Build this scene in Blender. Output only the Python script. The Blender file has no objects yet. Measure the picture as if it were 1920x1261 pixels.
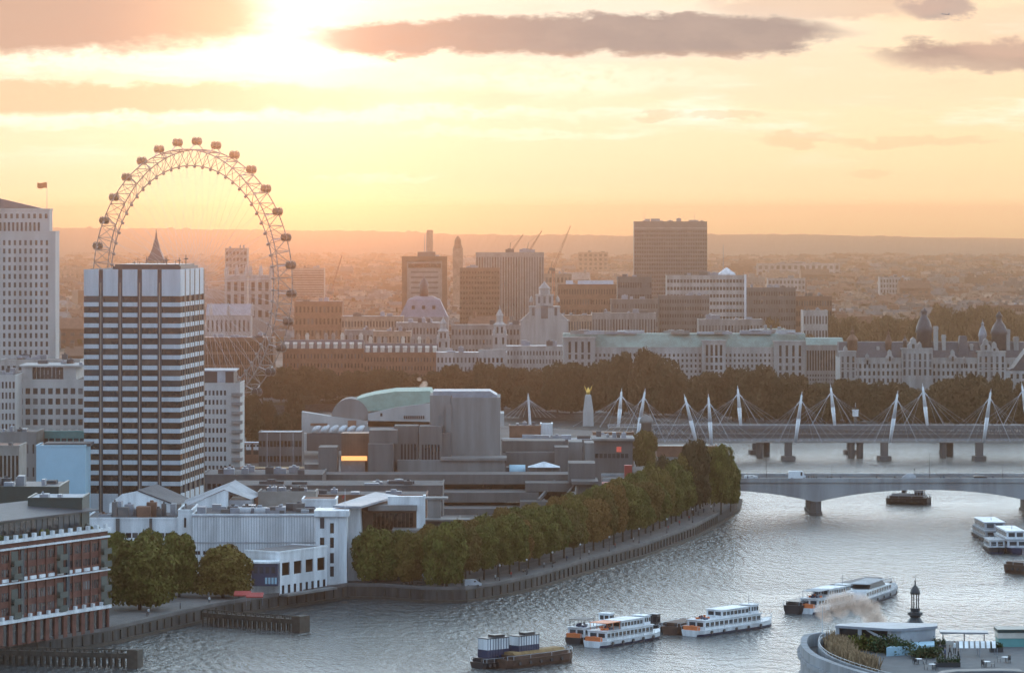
import bpy, math, random
from mathutils import Vector, Matrix
from mathutils.geometry import tessellate_polygon
random.seed(7)
sc = bpy.context.scene
COL = sc.collection
R = math.radians
F, HZ, CX, CAMZ = 7000.0, 405.0, 960.0, 104.0      # focal length in photo pixels, horizon row, centre column, eye height

# ---------------------------------------------------------------- camera
cam = bpy.data.cameras.new('camera'); camo = bpy.data.objects.new('camera', cam); COL.objects.link(camo)
camo.location = (0, 0, CAMZ); camo.rotation_euler = (R(90), 0, 0)
cam.sensor_width = 36; cam.lens = F/1920*36; cam.shift_y = -(630.5-HZ)/1920
cam.clip_start = 5; cam.clip_end = 90000
sc.camera = camo
sc.view_settings.view_transform = 'Standard'; sc.view_settings.look = 'None'
sc.view_settings.exposure = 0.0; sc.view_settings.gamma = 1
sc.cycles.use_denoising = True
sc.cycles.volume_bounces = 0; sc.cycles.max_bounces = 6; sc.cycles.diffuse_bounces = 2; sc.cycles.glossy_bounces = 3
sc.cycles.transparent_max_bounces = 8
sc.cycles.sample_clamp_indirect = 4
sc.cycles.caustics_reflective = False; sc.cycles.caustics_refractive = False

# ---------------------------------------------------------------- node maths
class V:
    def __init__(s, t, x): s.t = t; s.x = x
    def _m(s, op, *a, clamp=False):
        n = s.t.nodes.new('ShaderNodeMath'); n.operation = op; n.use_clamp = clamp
        for i, q in enumerate((s,)+a):
            if isinstance(q, V): s.t.links.new(q.x, n.inputs[i])
            else: n.inputs[i].default_value = q
        return V(s.t, n.outputs[0])
    def __add__(s, o): return s._m('ADD', o)
    def __sub__(s, o): return s._m('SUBTRACT', o)
    def __mul__(s, o): return s._m('MULTIPLY', o)
    def __truediv__(s, o): return s._m('DIVIDE', o)
    def mx(s, o): return s._m('MAXIMUM', o)
    def mn(s, o): return s._m('MINIMUM', o)
    def sq(s): return s._m('MULTIPLY', s)
    def exp(s): return s._m('EXPONENT')
    def clamp(s): return s._m('ADD', 0.0, clamp=True)
    def smooth(s, a, b, lo=0.0, hi=1.0):
        n = s.t.nodes.new('ShaderNodeMapRange'); n.interpolation_type = 'SMOOTHSTEP'
        s.t.links.new(s.x, n.inputs[0])
        for i, q in enumerate((a, b, lo, hi)): n.inputs[1+i].default_value = q
        return V(s.t, n.outputs[0])
def lin(c): return tuple(((q+.055)/1.055)**2.4 if q > .04045 else q/12.92 for q in c)
def mixc(t, f, a, b):
    n = t.nodes.new('ShaderNodeMix'); n.data_type = 'RGBA'
    for k, q in ((0, f), (6, a), (7, b)):
        if isinstance(q, V): t.links.new(q.x, n.inputs[k])
        elif k == 0: n.inputs[0].default_value = q
        else: n.inputs[k].default_value = (*q[:3], 1)
    return V(t, n.outputs[2])
def addc(t, a, b, f=1.0):
    n = t.nodes.new('ShaderNodeMix'); n.data_type = 'RGBA'; n.blend_type = 'ADD'; n.clamp_factor = False
    for k, q in ((0, f), (6, a), (7, b)):
        if isinstance(q, V): t.links.new(q.x, n.inputs[k])
        elif k == 0: n.inputs[0].default_value = q
        else: n.inputs[k].default_value = (*q[:3], 1)
    return V(t, n.outputs[2])
def noise3(t, x, y, z, scale, detail=3, rough=.55):
    c = t.nodes.new('ShaderNodeCombineXYZ')
    for i, q in enumerate((x, y, z)):
        if isinstance(q, V): t.links.new(q.x, c.inputs[i])
        else: c.inputs[i].default_value = q
    n = t.nodes.new('ShaderNodeTexNoise'); n.inputs['Scale'].default_value = scale
    n.inputs['Detail'].default_value = detail; n.inputs['Roughness'].default_value = rough
    t.links.new(c.outputs[0], n.inputs['Vector'])
    return V(t, n.outputs[0])

# ---------------------------------------------------------------- world: evening sky with a low veiled sun
SUN_AZ, SUN_EL = math.atan((545-CX)/F), R(2.9)
w = bpy.data.worlds.new('World'); sc.world = w; w.use_nodes = True
T = w.node_tree; T.nodes.clear()
tc = T.nodes.new('ShaderNodeTexCoord'); sx = T.nodes.new('ShaderNodeSeparateXYZ'); T.links.new(tc.outputs['Generated'], sx.inputs[0])
dx, dy, dz = (V(T, sx.outputs[i]) for i in range(3))
yy = dy.mx(0.02)
U = dx/yy*F + CX; W = dz/yy*(-F) + HZ                 # direction as tangent-plane coordinates round the west point
n1 = noise3(T, U*.004, W*.011, 3.1, 1.0, 4); n2 = noise3(T, U*.012, W*.030, 7.7, 1.0, 4, .6); n3 = noise3(T, U*.0016, W*.010, 1.3, 1.0, 5, .6)
n5 = noise3(T, U*.030, W*.060, 5.5, 1.0, 4, .62)
Ud = U + (n1-.5)*130 + (n2-.5)*70 + (n5-.5)*40; Wd = W + (n1-.5)*40 + (n2-.5)*44 + (n5-.5)*22
def blob(cx, cy, rx, ry, soft=.5, u=None, w_=None):
    q = ((u or Ud)-cx)/rx; r = ((w_ or Wd)-cy)/ry
    return (q.sq()+r.sq()).smooth(1+soft, 1-soft)
sky = T.nodes.new('ShaderNodeTexSky'); sky.sky_type = 'NISHITA'; sky.sun_disc = False
sky.sun_elevation = SUN_EL; sky.sun_rotation = SUN_AZ; sky.air_density = 1.2; sky.dust_density = 2.0; sky.ozone_density = 2.0
NISH = 0.06
ns = T.nodes.new('ShaderNodeMix'); ns.data_type = 'RGBA'; ns.blend_type = 'MULTIPLY'; ns.inputs[0].default_value = 1
T.links.new(sky.outputs[0], ns.inputs[6]); ns.inputs[7].default_value = (NISH, NISH, NISH, 1)
base = V(T, ns.outputs[2])
# gradient of the lit western sky
g = mixc(T, W.smooth(430, 330), lin((1.0, .90, .67)), lin((1.0, .945, .77)))
g = mixc(T, W.smooth(330, 190), g, lin((1.0, .945, .80)))
g = mixc(T, W.smooth(200, 40), g, lin((1.0, .93, .83)))
g = mixc(T, U.smooth(900, 2100)*.4, g, lin((1.0, .84, .60)))
k_ = W.smooth(330, 425, 1.07, 1.6)
gm_ = T.nodes.new('ShaderNodeVectorMath'); gm_.operation = 'SCALE'; T.links.new(g.x, gm_.inputs[0]); T.links.new(k_.x, gm_.inputs['Scale']); g = V(T, gm_.outputs[0])
# thin streaks and wisps
st = n3.smooth(.50, .68)*W.smooth(330, 240)
g = mixc(T, st*.85, g, (1.25, 1.18, 1.0))
st2 = n3.smooth(.46, .30)*W.smooth(300, 120)
g = mixc(T, st2*.45, g, lin((1.0, .84, .68)))
# sun glow behind the clouds
r2 = ((U-560)/330).sq()+((W-70)/170).sq()
g = addc(T, g, (1.0, .86, .60), (r2*(-1.0)).exp()*.45)
core = (((U-555)/85).sq()+((W-52)/85).sq())*(-1.0)
for cx_, cy_, rx_, ry_, a_ in ((230, 116, 430, 20, .75), (180, 226, 460, 13, .6), (760, 214, 330, 15, .6), (1080, 150, 300, 26, .45), (1000, 250, 260, 9, .4), (700, 330, 120, 8, .4)):
    g = mixc(T, blob(cx_, cy_, rx_, ry_, .75)*a_*n5.smooth(.25, .6), g, (1.35, 1.22, .98))
# peach bank
m = blob(180, 184, 560, 32, .45)*W.smooth(222, 205)
g = mixc(T, m*.9, g, mixc(T, U.smooth(150, 760), (1.0, .66, .41), (1.05, .86, .60)))
# upper mauve bank over the low sun
m = blob(100, 22, 400, 76, .45)
g = mixc(T, m.mn(.95), g, mixc(T, U.smooth(150, 500), lin((.80, .66, .585)), lin((.97, .79, .64))))
# long slate cloud: bright rim first, then the body
body = blob(1070, 68, 500, 33, .40).mx(blob(1290, 66, 290, 40, .36)).mx(blob(800, 74, 205, 30, .40)).mx(blob(1000, 68, 300, 36, .36))
rim = blob(1060, 60, 540, 60, .45)
g = mixc(T, rim*.55, g, lin((1.0, .95, .88)))
bc = mixc(T, U.smooth(600, 1150), lin((.79, .66, .585)), lin((.635, .58, .565)))
bc = mixc(T, n2.smooth(.35, .7)*.35, bc, lin((.74, .66, .62)))
bc = mixc(T, W.smooth(88, 112)*.6, bc, lin((.83, .68, .59)))
g = mixc(T, body*.97, g, bc)
for cx_, cy_, rx_, ry_, a_, c_ in ((1840, 104, 190, 30, .95, (.70, .60, .565)), (1765, 14, 60, 26, .85, (.68, .61, .60)), (1560, 10, 240, 26, .5, (.83, .70, .64)),
                                   (1900, 60, 130, 50, .35, (.95, .80, .70)), (1500, 262, 70, 12, .55, (.99, .83, .66)), (1720, 266, 150, 9, .5, (.99, .83, .66)),
                                   (1380, 222, 75, 9, .5, (.985, .84, .68)), (1240, 218, 60, 9, .5, (.985, .84, .68)), (1640, 328, 45, 8, .4, (.99, .84, .66)), (1560, 150, 420, 50, .3, (1, .9, .78))):
    g = mixc(T, blob(cx_, cy_, rx_, ry_, .5)*a_, g, lin(c_))
g = addc(T, g, (1.0, .93, .78), core.exp()*.4)
# above the frame: a pale broken cloud sheet, brightest over the sun, cooling and fading to the east
az2 = (dx/(yy+dy._m('ABSOLUTE'))*2.0)
n4 = noise3(T, dx*3.0, dy*3.0, dz*9.0, 1.6, 5, .6)
up = mixc(T, dz.smooth(.16, .55), (4.3, 5.5, 6.3), (.24, .34, .50))
up = mixc(T, n4.smooth(.35, .68)*.55, up, (1.7, 2.3, 2.7))
high = mixc(T, dy.smooth(.75, -.35), up, (.70, 1.0, 1.38))
allsky = addc(T, high, base, 1.0)
P = dy.smooth(.80, .95)*dz.smooth(.105, .060)*U.smooth(-4200, -900)*U.smooth(6200, 2900)
final = mixc(T, P, allsky, g)
final = mixc(T, dz.smooth(-.02, -.06), final, (.06, .06, .065))
bg = T.nodes.new('ShaderNodeBackground'); T.links.new(final.x, bg.inputs[0]); bg.inputs[1].default_value = 1.0
ow = T.nodes.new('ShaderNodeOutputWorld'); T.links.new(bg.outputs[0], ow.inputs[0])
w.cycles.sampling_method = 'MANUAL'; w.cycles.sample_map_resolution = 2048

# ---------------------------------------------------------------- sun, veiled by cloud
sl = bpy.data.lights.new('sun', 'SUN'); sl.energy = .05; sl.angle = R(2.5); sl.color = (1.0, .52, .28)
so = bpy.data.objects.new('sun', sl); COL.objects.link(so); so.location = (0, 0, 900)
sd = Vector((math.sin(SUN_AZ)*math.cos(SUN_EL), math.cos(SUN_AZ)*math.cos(SUN_EL), math.sin(SUN_EL)))
so.rotation_euler = sd.to_track_quat('Z', 'Y').to_euler()

# ---------------------------------------------------------------- helpers
def X(px, D): return (px-CX)/F*D
def Z(py, D): return CAMZ-(py-HZ)/F*D
def DW(py, z=0.0): return (CAMZ-z)*F/(py-HZ)
def at(px, D, z=6.0): return (X(px, D), D, z)
def tag(o, label=None, cat=None, group=None, kind=None):
    if label: o['label'] = label
    if cat: o['category'] = cat
    if group: o['group'] = group
    if kind: o['kind'] = kind
    return o
def thing(name, label, cat, loc=(0, 0, 0), rz=0.0, group=None):
    o = bpy.data.objects.new(name, None); COL.objects.link(o); o.empty_display_size = 1
    o.location = loc; o.rotation_euler = (0, 0, rz)
    return tag(o, label, cat, group)
def link(name, me, parent=None, loc=(0, 0, 0), rz=0.0, scale=(1, 1, 1)):
    o = bpy.data.objects.new(name, me); COL.objects.link(o)
    o.location = loc; o.rotation_euler = (0, 0, rz); o.scale = scale
    if parent: o.parent = parent
    return o
class MB:
    def __init__(s): s.v = []; s.f = []; s.m = []; s.sm = []; s.k = 0; s.s = False
    def add(s, vs, fs):
        b = len(s.v); s.v += [tuple(q) for q in vs]
        for f in fs: s.f.append(tuple(b+i for i in f)); s.m.append(s.k); s.sm.append(s.s)
        return s
    def box(s, x0, x1, y0, y1, z0, z1):
        return s.add([(x0, y0, z0), (x1, y0, z0), (x1, y1, z0), (x0, y1, z0), (x0, y0, z1), (x1, y0, z1), (x1, y1, z1), (x0, y1, z1)],
                     [(0, 3, 2, 1), (4, 5, 6, 7), (0, 1, 5, 4), (1, 2, 6, 5), (2, 3, 7, 6), (3, 0, 4, 7)])
    def cbox(s, cx, cy, z0, sx, sy, sz, rz=0.0):
        c, n = math.cos(rz), math.sin(rz); vs = []
        for z in (z0, z0+sz):
            for a, b in ((-1, -1), (1, -1), (1, 1), (-1, 1)):
                x, y = a*sx/2, b*sy/2; vs.append((cx+x*c-y*n, cy+x*n+y*c, z))
        return s.add(vs, [(0, 3, 2, 1), (4, 5, 6, 7), (0, 1, 5, 4), (1, 2, 6, 5), (2, 3, 7, 6), (3, 0, 4, 7)])
    def prism(s, poly, z0, z1, zt=None):
        n = len(poly); vs = [(x, y, z0) for x, y in poly]+[(x, y, (zt[i] if zt else z1)) for i, (x, y) in enumerate(poly)]
        fs = [(i, (i+1) % n, n+(i+1) % n, n+i) for i in range(n)]
        tri = tessellate_polygon([[Vector((x, y, 0)) for x, y in poly]])
        for t in tri:
            a, b, c = t; 
            cr = (poly[b][0]-poly[a][0])*(poly[c][1]-poly[a][1])-(poly[b][1]-poly[a][1])*(poly[c][0]-poly[a][0])
            if cr < 0: a, c = c, a
            fs.append((n+a, n+b, n+c)); fs.append((c, b, a))
        return s.add(vs, fs)
    def xprism(s, poly, y0, y1):            # poly in (x, z), extruded along y
        n = len(poly); vs = [(x, y0, z) for x, z in poly]+[(x, y1, z) for x, z in poly]
        fs = [(i, n+i, n+(i+1) % n, (i+1) % n) for i in range(n)]
        for t in tessellate_polygon([[Vector((x, z, 0)) for x, z in poly]]):
            a, b, c = t; fs.append((a, b, c)); fs.append((n+c, n+b, n+a))
        return s.add(vs, fs)
    def yprism(s, poly, x0, x1):            # poly in (y, z), extruded along x
        n = len(poly); vs = [(x0, y, z) for y, z in poly]+[(x1, y, z) for y, z in poly]
        fs = [(i, (i+1) % n, n+(i+1) % n, n+i) for i in range(n)]
        for t in tessellate_polygon([[Vector((y, z, 0)) for y, z in poly]]):
            a, b, c = t; fs.append((a, c, b)); fs.append((n+a, n+b, n+c))
        return s.add(vs, fs)
    def tube(s, p, q, r, n=5, r2=None):
        p, q = Vector(p), Vector(q); d = (q-p)
        if d.length < 1e-6: return s
        d.normalize(); a = d.orthogonal().normalized(); b = d.cross(a); r2 = r if r2 is None else r2
        vs = [p+(a*math.cos(t)+b*math.sin(t))*r for t in [2*math.pi*i/n for i in range(n)]]
        vs += [q+(a*math.cos(t)+b*math.sin(t))*r2 for t in [2*math.pi*i/n for i in range(n)]]
        return s.add(vs, [(i, (i+1) % n, n+(i+1) % n, n+i) for i in range(n)]+[tuple(range(n-1, -1, -1)), tuple(range(n, 2*n))])
    def path(s, pts, r, n=5, closed=False):
        m = len(pts)
        for i in range(m if closed else m-1): s.tube(pts[i], pts[(i+1) % m], r, n)
        return s
    def lathe(s, prof, cx=0, cy=0, n=12, sx=1, sy=1, rot=0.0):
        vs = []
        for r, z in prof:
            for i in range(n):
                t = 2*math.pi*i/n+rot; vs.append((cx+r*sx*math.cos(t), cy+r*sy*math.sin(t), z))
        fs = []
        for j in range(len(prof)-1):
            for i in range(n): fs.append((j*n+i, j*n+(i+1) % n, (j+1)*n+(i+1) % n, (j+1)*n+i))
        fs.append(tuple(range(n-1, -1, -1))); fs.append(tuple((len(prof)-1)*n+i for i in range(n)))
        return s.add(vs, fs)
    def ell(s, cx, cy, cz, rx, ry, rz, n=10, m=6):
        return s.add(*ell_vf(cx, cy, cz, rx, ry, rz, n, m))
    def mesh(s, name, mats):
        me = bpy.data.meshes.new(name); me.from_pydata(s.v, [], s.f)
        for q in (mats if isinstance(mats, (list, tuple)) else [mats]): me.materials.append(q)
        me.polygons.foreach_set('material_index', s.m); me.polygons.foreach_set('use_smooth', s.sm); me.update()
        return me
    def build(s, name, mats, parent=None, loc=(0, 0, 0), rz=0.0):
        return link(name, s.mesh(name, mats), parent, loc, rz)
def ell_vf(cx, cy, cz, rx, ry, rz, n, m):
    vs = [(cx, cy, cz-rz)]
    for j in range(1, m):
        p = -math.pi/2+math.pi*j/m
        for i in range(n):
            t = 2*math.pi*i/n; vs.append((cx+rx*math.cos(p)*math.cos(t), cy+ry*math.cos(p)*math.sin(t), cz+rz*math.sin(p)))
    vs.append((cx, cy, cz+rz)); L = len(vs)-1; fs = []
    for i in range(n): fs.append((0, 1+(i+1) % n, 1+i))
    for j in range(m-2):
        for i in range(n): fs.append((1+j*n+i, 1+j*n+(i+1) % n, 1+(j+1)*n+(i+1) % n, 1+(j+1)*n+i))
    for i in range(n): fs.append((1+(m-2)*n+i, 1+(m-2)*n+(i+1) % n, L))
    return vs, fs
ORD = 'first second third fourth fifth sixth seventh eighth ninth tenth eleventh twelfth thirteenth fourteenth fifteenth sixteenth seventeenth eighteenth nineteenth twentieth'.split()
TENS = {2: 'twenty', 3: 'thirty', 4: 'forty', 5: 'fifty', 6: 'sixty'}
def nth(i):
    if i < 20: return ORD[i]
    t, u = divmod(i+1, 10)
    return TENS[t]+'-'+ORD[u-1] if u else {3: 'thirtieth', 4: 'fortieth', 5: 'fiftieth', 6: 'sixtieth'}[t]

# ---------------------------------------------------------------- materials
def mat(name, c, rough=.75, var=.18, scale=.35, metal=0.0, streak=False, c2=None, objvar=0.0, bump=0.0, spec=.5, fine=True):
    m = bpy.data.materials.new(name); m.use_nodes = True; t = m.node_tree; b = t.nodes['Principled BSDF']
    b.inputs['Roughness'].default_value = rough; b.inputs['Metallic'].default_value = metal
    b.inputs['Specular IOR Level'].default_value = spec
    g = t.nodes.new('ShaderNodeNewGeometry'); n = t.nodes.new('ShaderNodeTexNoise')
    n.inputs['Scale'].default_value = scale; n.inputs['Detail'].default_value = 5; n.inputs['Roughness'].default_value = .65
    mp = t.nodes.new('ShaderNodeMapping'); t.links.new(g.outputs['Position'], mp.inputs[0]); t.links.new(mp.outputs[0], n.inputs['Vector'])
    if streak: mp.inputs['Scale'].default_value = (1, 1, .12)
    d = tuple(q*(1-var*2) for q in c) if c2 is None else c2
    h = tuple(min(1, q*(1+var)) for q in c)
    f = V(t, n.outputs[0]).smooth(.33, .67)
    col = mixc(t, f, d, h)
    if objvar:
        oi = t.nodes.new('ShaderNodeObjectInfo'); hs = t.nodes.new('ShaderNodeHueSaturation')
        k = V(t, oi.outputs['Random'])
        t.links.new((k*objvar+(1-objvar/2)).x, hs.inputs['Value']); t.links.new((k*7.3)._m('FRACT').smooth(0, 1, .5-.02*objvar*4, .5+.02*objvar*4).x, hs.inputs['Hue'])
        t.links.new(col.x, hs.inputs['Color']); col = V(t, hs.outputs[0])
    t.links.new(col.x, b.inputs['Base Color'])
    if bump:
        bp = t.nodes.new('ShaderNodeBump'); bp.inputs['Strength'].default_value = bump; bp.inputs['Distance'].default_value = .3
        t.links.new(n.outputs[0], bp.inputs['Height']); t.links.new(bp.outputs[0], b.inputs['Normal'])
    return m
def emat(name, c, e):
    m = bpy.data.materials.new(name); m.use_nodes = True; b = m.node_tree.nodes['Principled BSDF']
    b.inputs['Base Color'].default_value = (*c, 1); b.inputs['Emission Color'].default_value = (*c, 1); b.inputs['Emission Strength'].default_value = e
    return m
M = dict(
    portland=mat('portland_stone', (.41, .40, .385), .8, .10, .12, streak=True), stone_w=mat('pale_stone', (.38, .36, .34), .8, .12, .2, streak=True),
    white=mat('white_paint', (.70, .715, .73), .5, .13, .3, streak=True), cream=mat('cream_render', (.55, .50, .43), .8, .12, .3),
    concrete=mat('concrete', (.135, .125, .118), .85, .13, .22, streak=True), conc_m=mat('board_marked_concrete', (.23, .22, .21), .85, .10, .3, streak=True), conc_d=mat('dark_concrete', (.12, .112, .108), .85, .14, .2, streak=True), conc_l=mat('light_concrete', (.21, .20, .19), .85, .12, .2, streak=True),
    brick=mat('red_brick', (.15, .056, .040), .85, .16, .6), brown=mat('brown_brick', (.19, .095, .06), .85, .15, .3), tan=mat('tan_brick', (.32, .22, .16), .85, .15, .3),
    slate=mat('slate_roof', (.055, .055, .065), .6, .14, .5), lead=mat('lead_roof', (.26, .27, .30), .5, .10, .3), felt=mat('felt_roof', (.085, .083, .085), .9, .16, .25),
    roofl=mat('pale_flat_roof', (.34, .35, .37), .7, .12, .2), copper=mat('green_copper', (.25, .37, .31), .7, .10, .2, streak=False), dark=mat('dark_metal', (.03, .032, .036), .45, .12, .5),
    steel=mat('white_steel', (.50, .51, .53), .4, .06, .5), grey=mat('grey_metal', (.22, .23, .25), .45, .1, .4), glass=mat('dark_glass', (.022, .026, .032), .12, .25, .15, spec=.6),
    blind=mat('drawn_blinds', (.075, .055, .045), .5, .3, .5), glass2=mat('blind_glass', (.10, .10, .105), .25, .2, .2), gbrown=mat('bronze_glass', (.030, .017, .011), .16, .3, .25, spec=.5), gblue=mat('blue_glass', (.03, .05, .065), .12, .15, .2),
    bluew=mat('pale_blue_cladding', (.34, .52, .62), .6, .04, .1), timber=mat('wet_timber', (.055, .045, .035), .8, .2, .8), quay=mat('quay_stone', (.06, .055, .05), .85, .25, .5, streak=True),
    paving=mat('paving', (.14, .13, .125), .85, .12, .4), asphalt=mat('asphalt', (.055, .055, .058), .9, .15, .3), bark=mat('bark', (.075, .06, .045), .9, .2, 1.0),
    red=mat('red_cladding', (.36, .035, .03), .6, .08, .3), navy=mat('navy_paint', (.022, .036, .085), .4, .1, .3), rust=mat('rusty_hull', (.09, .045, .03), .7, .2, .5), hull=mat('black_hull', (.018, .018, .022), .45, .2, .5),
    skin=mat('skin', (.45, .28, .2), .7, .05), ochre=mat('ochre_cargo', (.28, .17, .07), .85, .15, .7), green=mat('dark_green_paint', (.018, .040, .036), .45, .12, .4),
    bridge=mat('bridge_stone', (.31, .315, .32), .7, .16, .12, streak=True), gold=mat('gilt', (.75, .48, .12), .3, .05, .5, metal=1.0), mast=mat('mast_white', (.62, .63, .65), .4, .04, .5), wheelsteel=mat('wheel_steel', (.19, .19, .185), .45, .08, .5), roofstone=mat('roof_stone', (.20, .215, .235), .8, .14, .4, streak=True), deckp=mat('deck_paving', (.12, .12, .125), .85, .2, .6),
    iron=mat('painted_iron', (.075, .08, .09), .5, .12, .4), stone_far=mat('distant_stone', (.34, .325, .31), .8, .16, .12, streak=True), stone_mid=mat('grey_stone', (.24, .22, .205), .8, .16, .2, streak=True), lead_far=mat('mauve_lead', (.17, .165, .20), .6, .1, .3),  # stone_far: portland stone in a darker tone for distant buildings
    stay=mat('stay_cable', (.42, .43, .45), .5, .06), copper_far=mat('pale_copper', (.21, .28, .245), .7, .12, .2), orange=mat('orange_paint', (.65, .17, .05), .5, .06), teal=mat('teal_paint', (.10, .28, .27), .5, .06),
    ivory=mat('ivory_cladding', (.26, .235, .21), .8, .1, .2), bronze=mat('bronze_cladding', (.16, .085, .05), .6, .15, .2))
def leafmat(name, a, b, c):
    m = bpy.data.materials.new(name); m.use_nodes = True; t = m.node_tree; bs = t.nodes['Principled BSDF']; bs.inputs['Roughness'].default_value = .8; bs.inputs['Specular IOR Level'].default_value = .15
    g = t.nodes.new('ShaderNodeNewGeometry'); n = t.nodes.new('ShaderNodeTexNoise'); n.inputs['Scale'].default_value = .28; n.inputs['Detail'].default_value = 4
    t.links.new(g.outputs['Position'], n.inputs['Vector']); oi = t.nodes.new('ShaderNodeObjectInfo')
    col = mixc(t, V(t, n.outputs[0]).smooth(.35, .65), a, b)
    col = mixc(t, V(t, oi.outputs['Random']).smooth(.35, 1.0)*.75, col, c)
    rp = V(t, g.outputs['Random Per Island'])
    k = mixc(t, rp, (.7, .7, .7), (1.25, 1.25, 1.25))
    mm = t.nodes.new('ShaderNodeMix'); mm.data_type = 'RGBA'; mm.blend_type = 'MULTIPLY'; mm.inputs[0].default_value = 1
    t.links.new(col.x, mm.inputs[6]); t.links.new(k.x, mm.inputs[7]); t.links.new(mm.outputs[2], bs.inputs['Base Color'])
    return m
M['leaf_olive'] = leafmat('olive_leaves', (.082, .088, .019), (.135, .128, .028), (.17, .115, .03))
M['leaf_autumn'] = leafmat('autumn_leaves', (.12, .085, .024), (.105, .090, .022), (.20, .105, .03))
M['leaf_dark'] = leafmat('dark_leaves', (.046, .040, .018), (.070, .052, .022), (.085, .052, .022))
M['leaf_park'] = leafmat('park_leaves', (.085, .055, .022), (.12, .075, .027), (.15, .08, .028))
M['grass_dry'] = leafmat('dry_grass', (.26, .18, .10), (.32, .22, .13), (.28, .20, .12))
M['leaf_bush'] = leafmat('bush_leaves', (.035, .06, .025), (.05, .075, .03), (.06, .07, .03))

def paved():
    m = M['deckp']; t = m.node_tree; b = t.nodes['Principled BSDF']; br = t.nodes.new('ShaderNodeTexBrick'); g = t.nodes.new('ShaderNodeNewGeometry')
    br.inputs['Scale'].default_value = .9; br.inputs['Mortar Size'].default_value = .03; br.inputs['Color1'].default_value = (.13, .13, .135, 1); br.inputs['Color2'].default_value = (.10, .10, .105, 1); br.inputs['Mortar'].default_value = (.03, .03, .03, 1)
    t.links.new(g.outputs['Position'], br.inputs['Vector']); src = b.inputs['Base Color'].links[0].from_socket
    t.links.new(mixc(t, .45, V(t, br.outputs['Color']), V(t, src)).x, b.inputs['Base Color'])
paved()
# unit panes, shared by all windows
UNIT = {}
def unit(k):
    if k not in UNIT: UNIT[k] = MB().box(-.5, .5, -.5, .5, -.5, .5).mesh('window', M[k])
    return UNIT[k]
def windows(parent, rects, mats=('glass',), name='window', cap=100):
    """rects: (x, y, z, sx, sy, sz) boxes in the parent's space; the first cap become parts, the rest one part"""
    rest = MB()
    for i, q in enumerate(rects):
        if i < cap: link(name, unit(random.choice(mats)), parent, q[:3], 0, q[3:])
        else: x, y, z, a, b, c = q; rest.box(x-a/2, x+a/2, y-b/2, y+b/2, z-c/2, z+c/2)
    if rest.v: tag(rest.build(name, M[mats[0]], parent), kind='stuff')
# ---------------------------------------------------------------- setting: water, land, hills
def make_water():
    m = bpy.data.materials.new('river_water'); m.use_nodes = True; t = m.node_tree; b = t.nodes['Principled BSDF']
    b.inputs['Base Color'].default_value = (.05, .062, .066, 1); b.inputs['Roughness'].default_value = .2; b.inputs['IOR'].default_value = 1.6
    g = t.nodes.new('ShaderNodeNewGeometry'); s = t.nodes.new('ShaderNodeSeparateXYZ'); t.links.new(g.outputs['Position'], s.inputs[0])
    x, y = V(t, s.outputs[0]), V(t, s.outputs[1])
    a = noise3(t, x*.75, y*.75, 0.0, .55, 4, .62); c = noise3(t, x+y*.25, y, 4.0, .11, 3, .55)
    sw = noise3(t, x*.5, y, 9.0, .012, 3, .6)
    e = noise3(t, x+y*.08, y*.42, 2.0, .44, 3, .62)
    h = a*1.5*sw.smooth(.35, .62, .45, 1.2)+e*3.7*sw.smooth(.3, .65, .55, 1.2)+c*1.6
    bp = t.nodes.new('ShaderNodeBump'); bp.inputs['Strength'].default_value = 1.0; bp.inputs['Distance'].default_value = 1.0
    t.links.new(h.x, bp.inputs['Height']); t.links.new(bp.outputs[0], b.inputs['Normal'])
    return m
M['water'] = make_water()
tag(MB().add([(-3000, -300, 0), (3500, -300, 0), (3500, 3000, 0), (-3000, 3000, 0)], [(0, 1, 2, 3)]).build('river', M['water']), 'rippled grey blue river curving past the city', 'river', kind='structure')
SHORE = [(-80, 1252), (0, 1236), (100, 1224), (205, 1206), (320, 1178), (400, 1160), (480, 1146), (600, 1128), (650, 1121), (720, 1122), (800, 1128), (870, 1128), (940, 1117), (1000, 1103), (1100, 1072), (1200, 1044), (1300, 1006), (1355, 976), (1380, 956), (1384, 938)]
shore = [(X(px, DW(py)), DW(py)) for px, py in SHORE]
far_shore = [(X(p, d), d) for p, d in ((1372, 1400), (1352, 1500), (1335, 1600), (1300, 1690), (1140, 1745), (900, 1800), (480, 1885), (-200, 1990), (-200, 2075), (450, 2010), (900, 1975), (1150, 1870), (1400, 1772), (1700, 1750), (2300, 1720))]+[(900, 1700), (3400, 1500)]
poly = [(-2990, 300), (-150, 300), (-135, 700)]+shore+far_shore+[(5200, 1500), (5200, 16500), (-5200, 16500), (-5200, 300)]
GZ = 3.5
def make_ground():
    m = bpy.data.materials.new('city_ground'); m.use_nodes = True; t = m.node_tree; b = t.nodes['Principled BSDF']; b.inputs['Roughness'].default_value = .9
    g = t.nodes.new('ShaderNodeNewGeometry'); s = t.nodes.new('ShaderNodeSeparateXYZ'); t.links.new(g.outputs['Position'], s.inputs[0])
    x, y, z = (V(t, s.outputs[i]) for i in range(3))
    n = noise3(t, x, y, 0.0, .02, 6, .7)
    col = mixc(t, n.smooth(.4, .6), (.06, .056, .053), (.10, .094, .09))
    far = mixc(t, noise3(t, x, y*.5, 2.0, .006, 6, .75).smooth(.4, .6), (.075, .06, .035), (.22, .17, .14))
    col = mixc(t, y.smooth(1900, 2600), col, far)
    col = mixc(t, z.smooth(3.2, 2.6), col, mixc(t, noise3(t, x, y, z*4, .5, 4).smooth(.35, .65), (.055, .048, .042), (.11, .10, .09)))
    t.links.new(col.x, b.inputs['Base Color']); return m
M['ground'] = make_ground()
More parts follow.
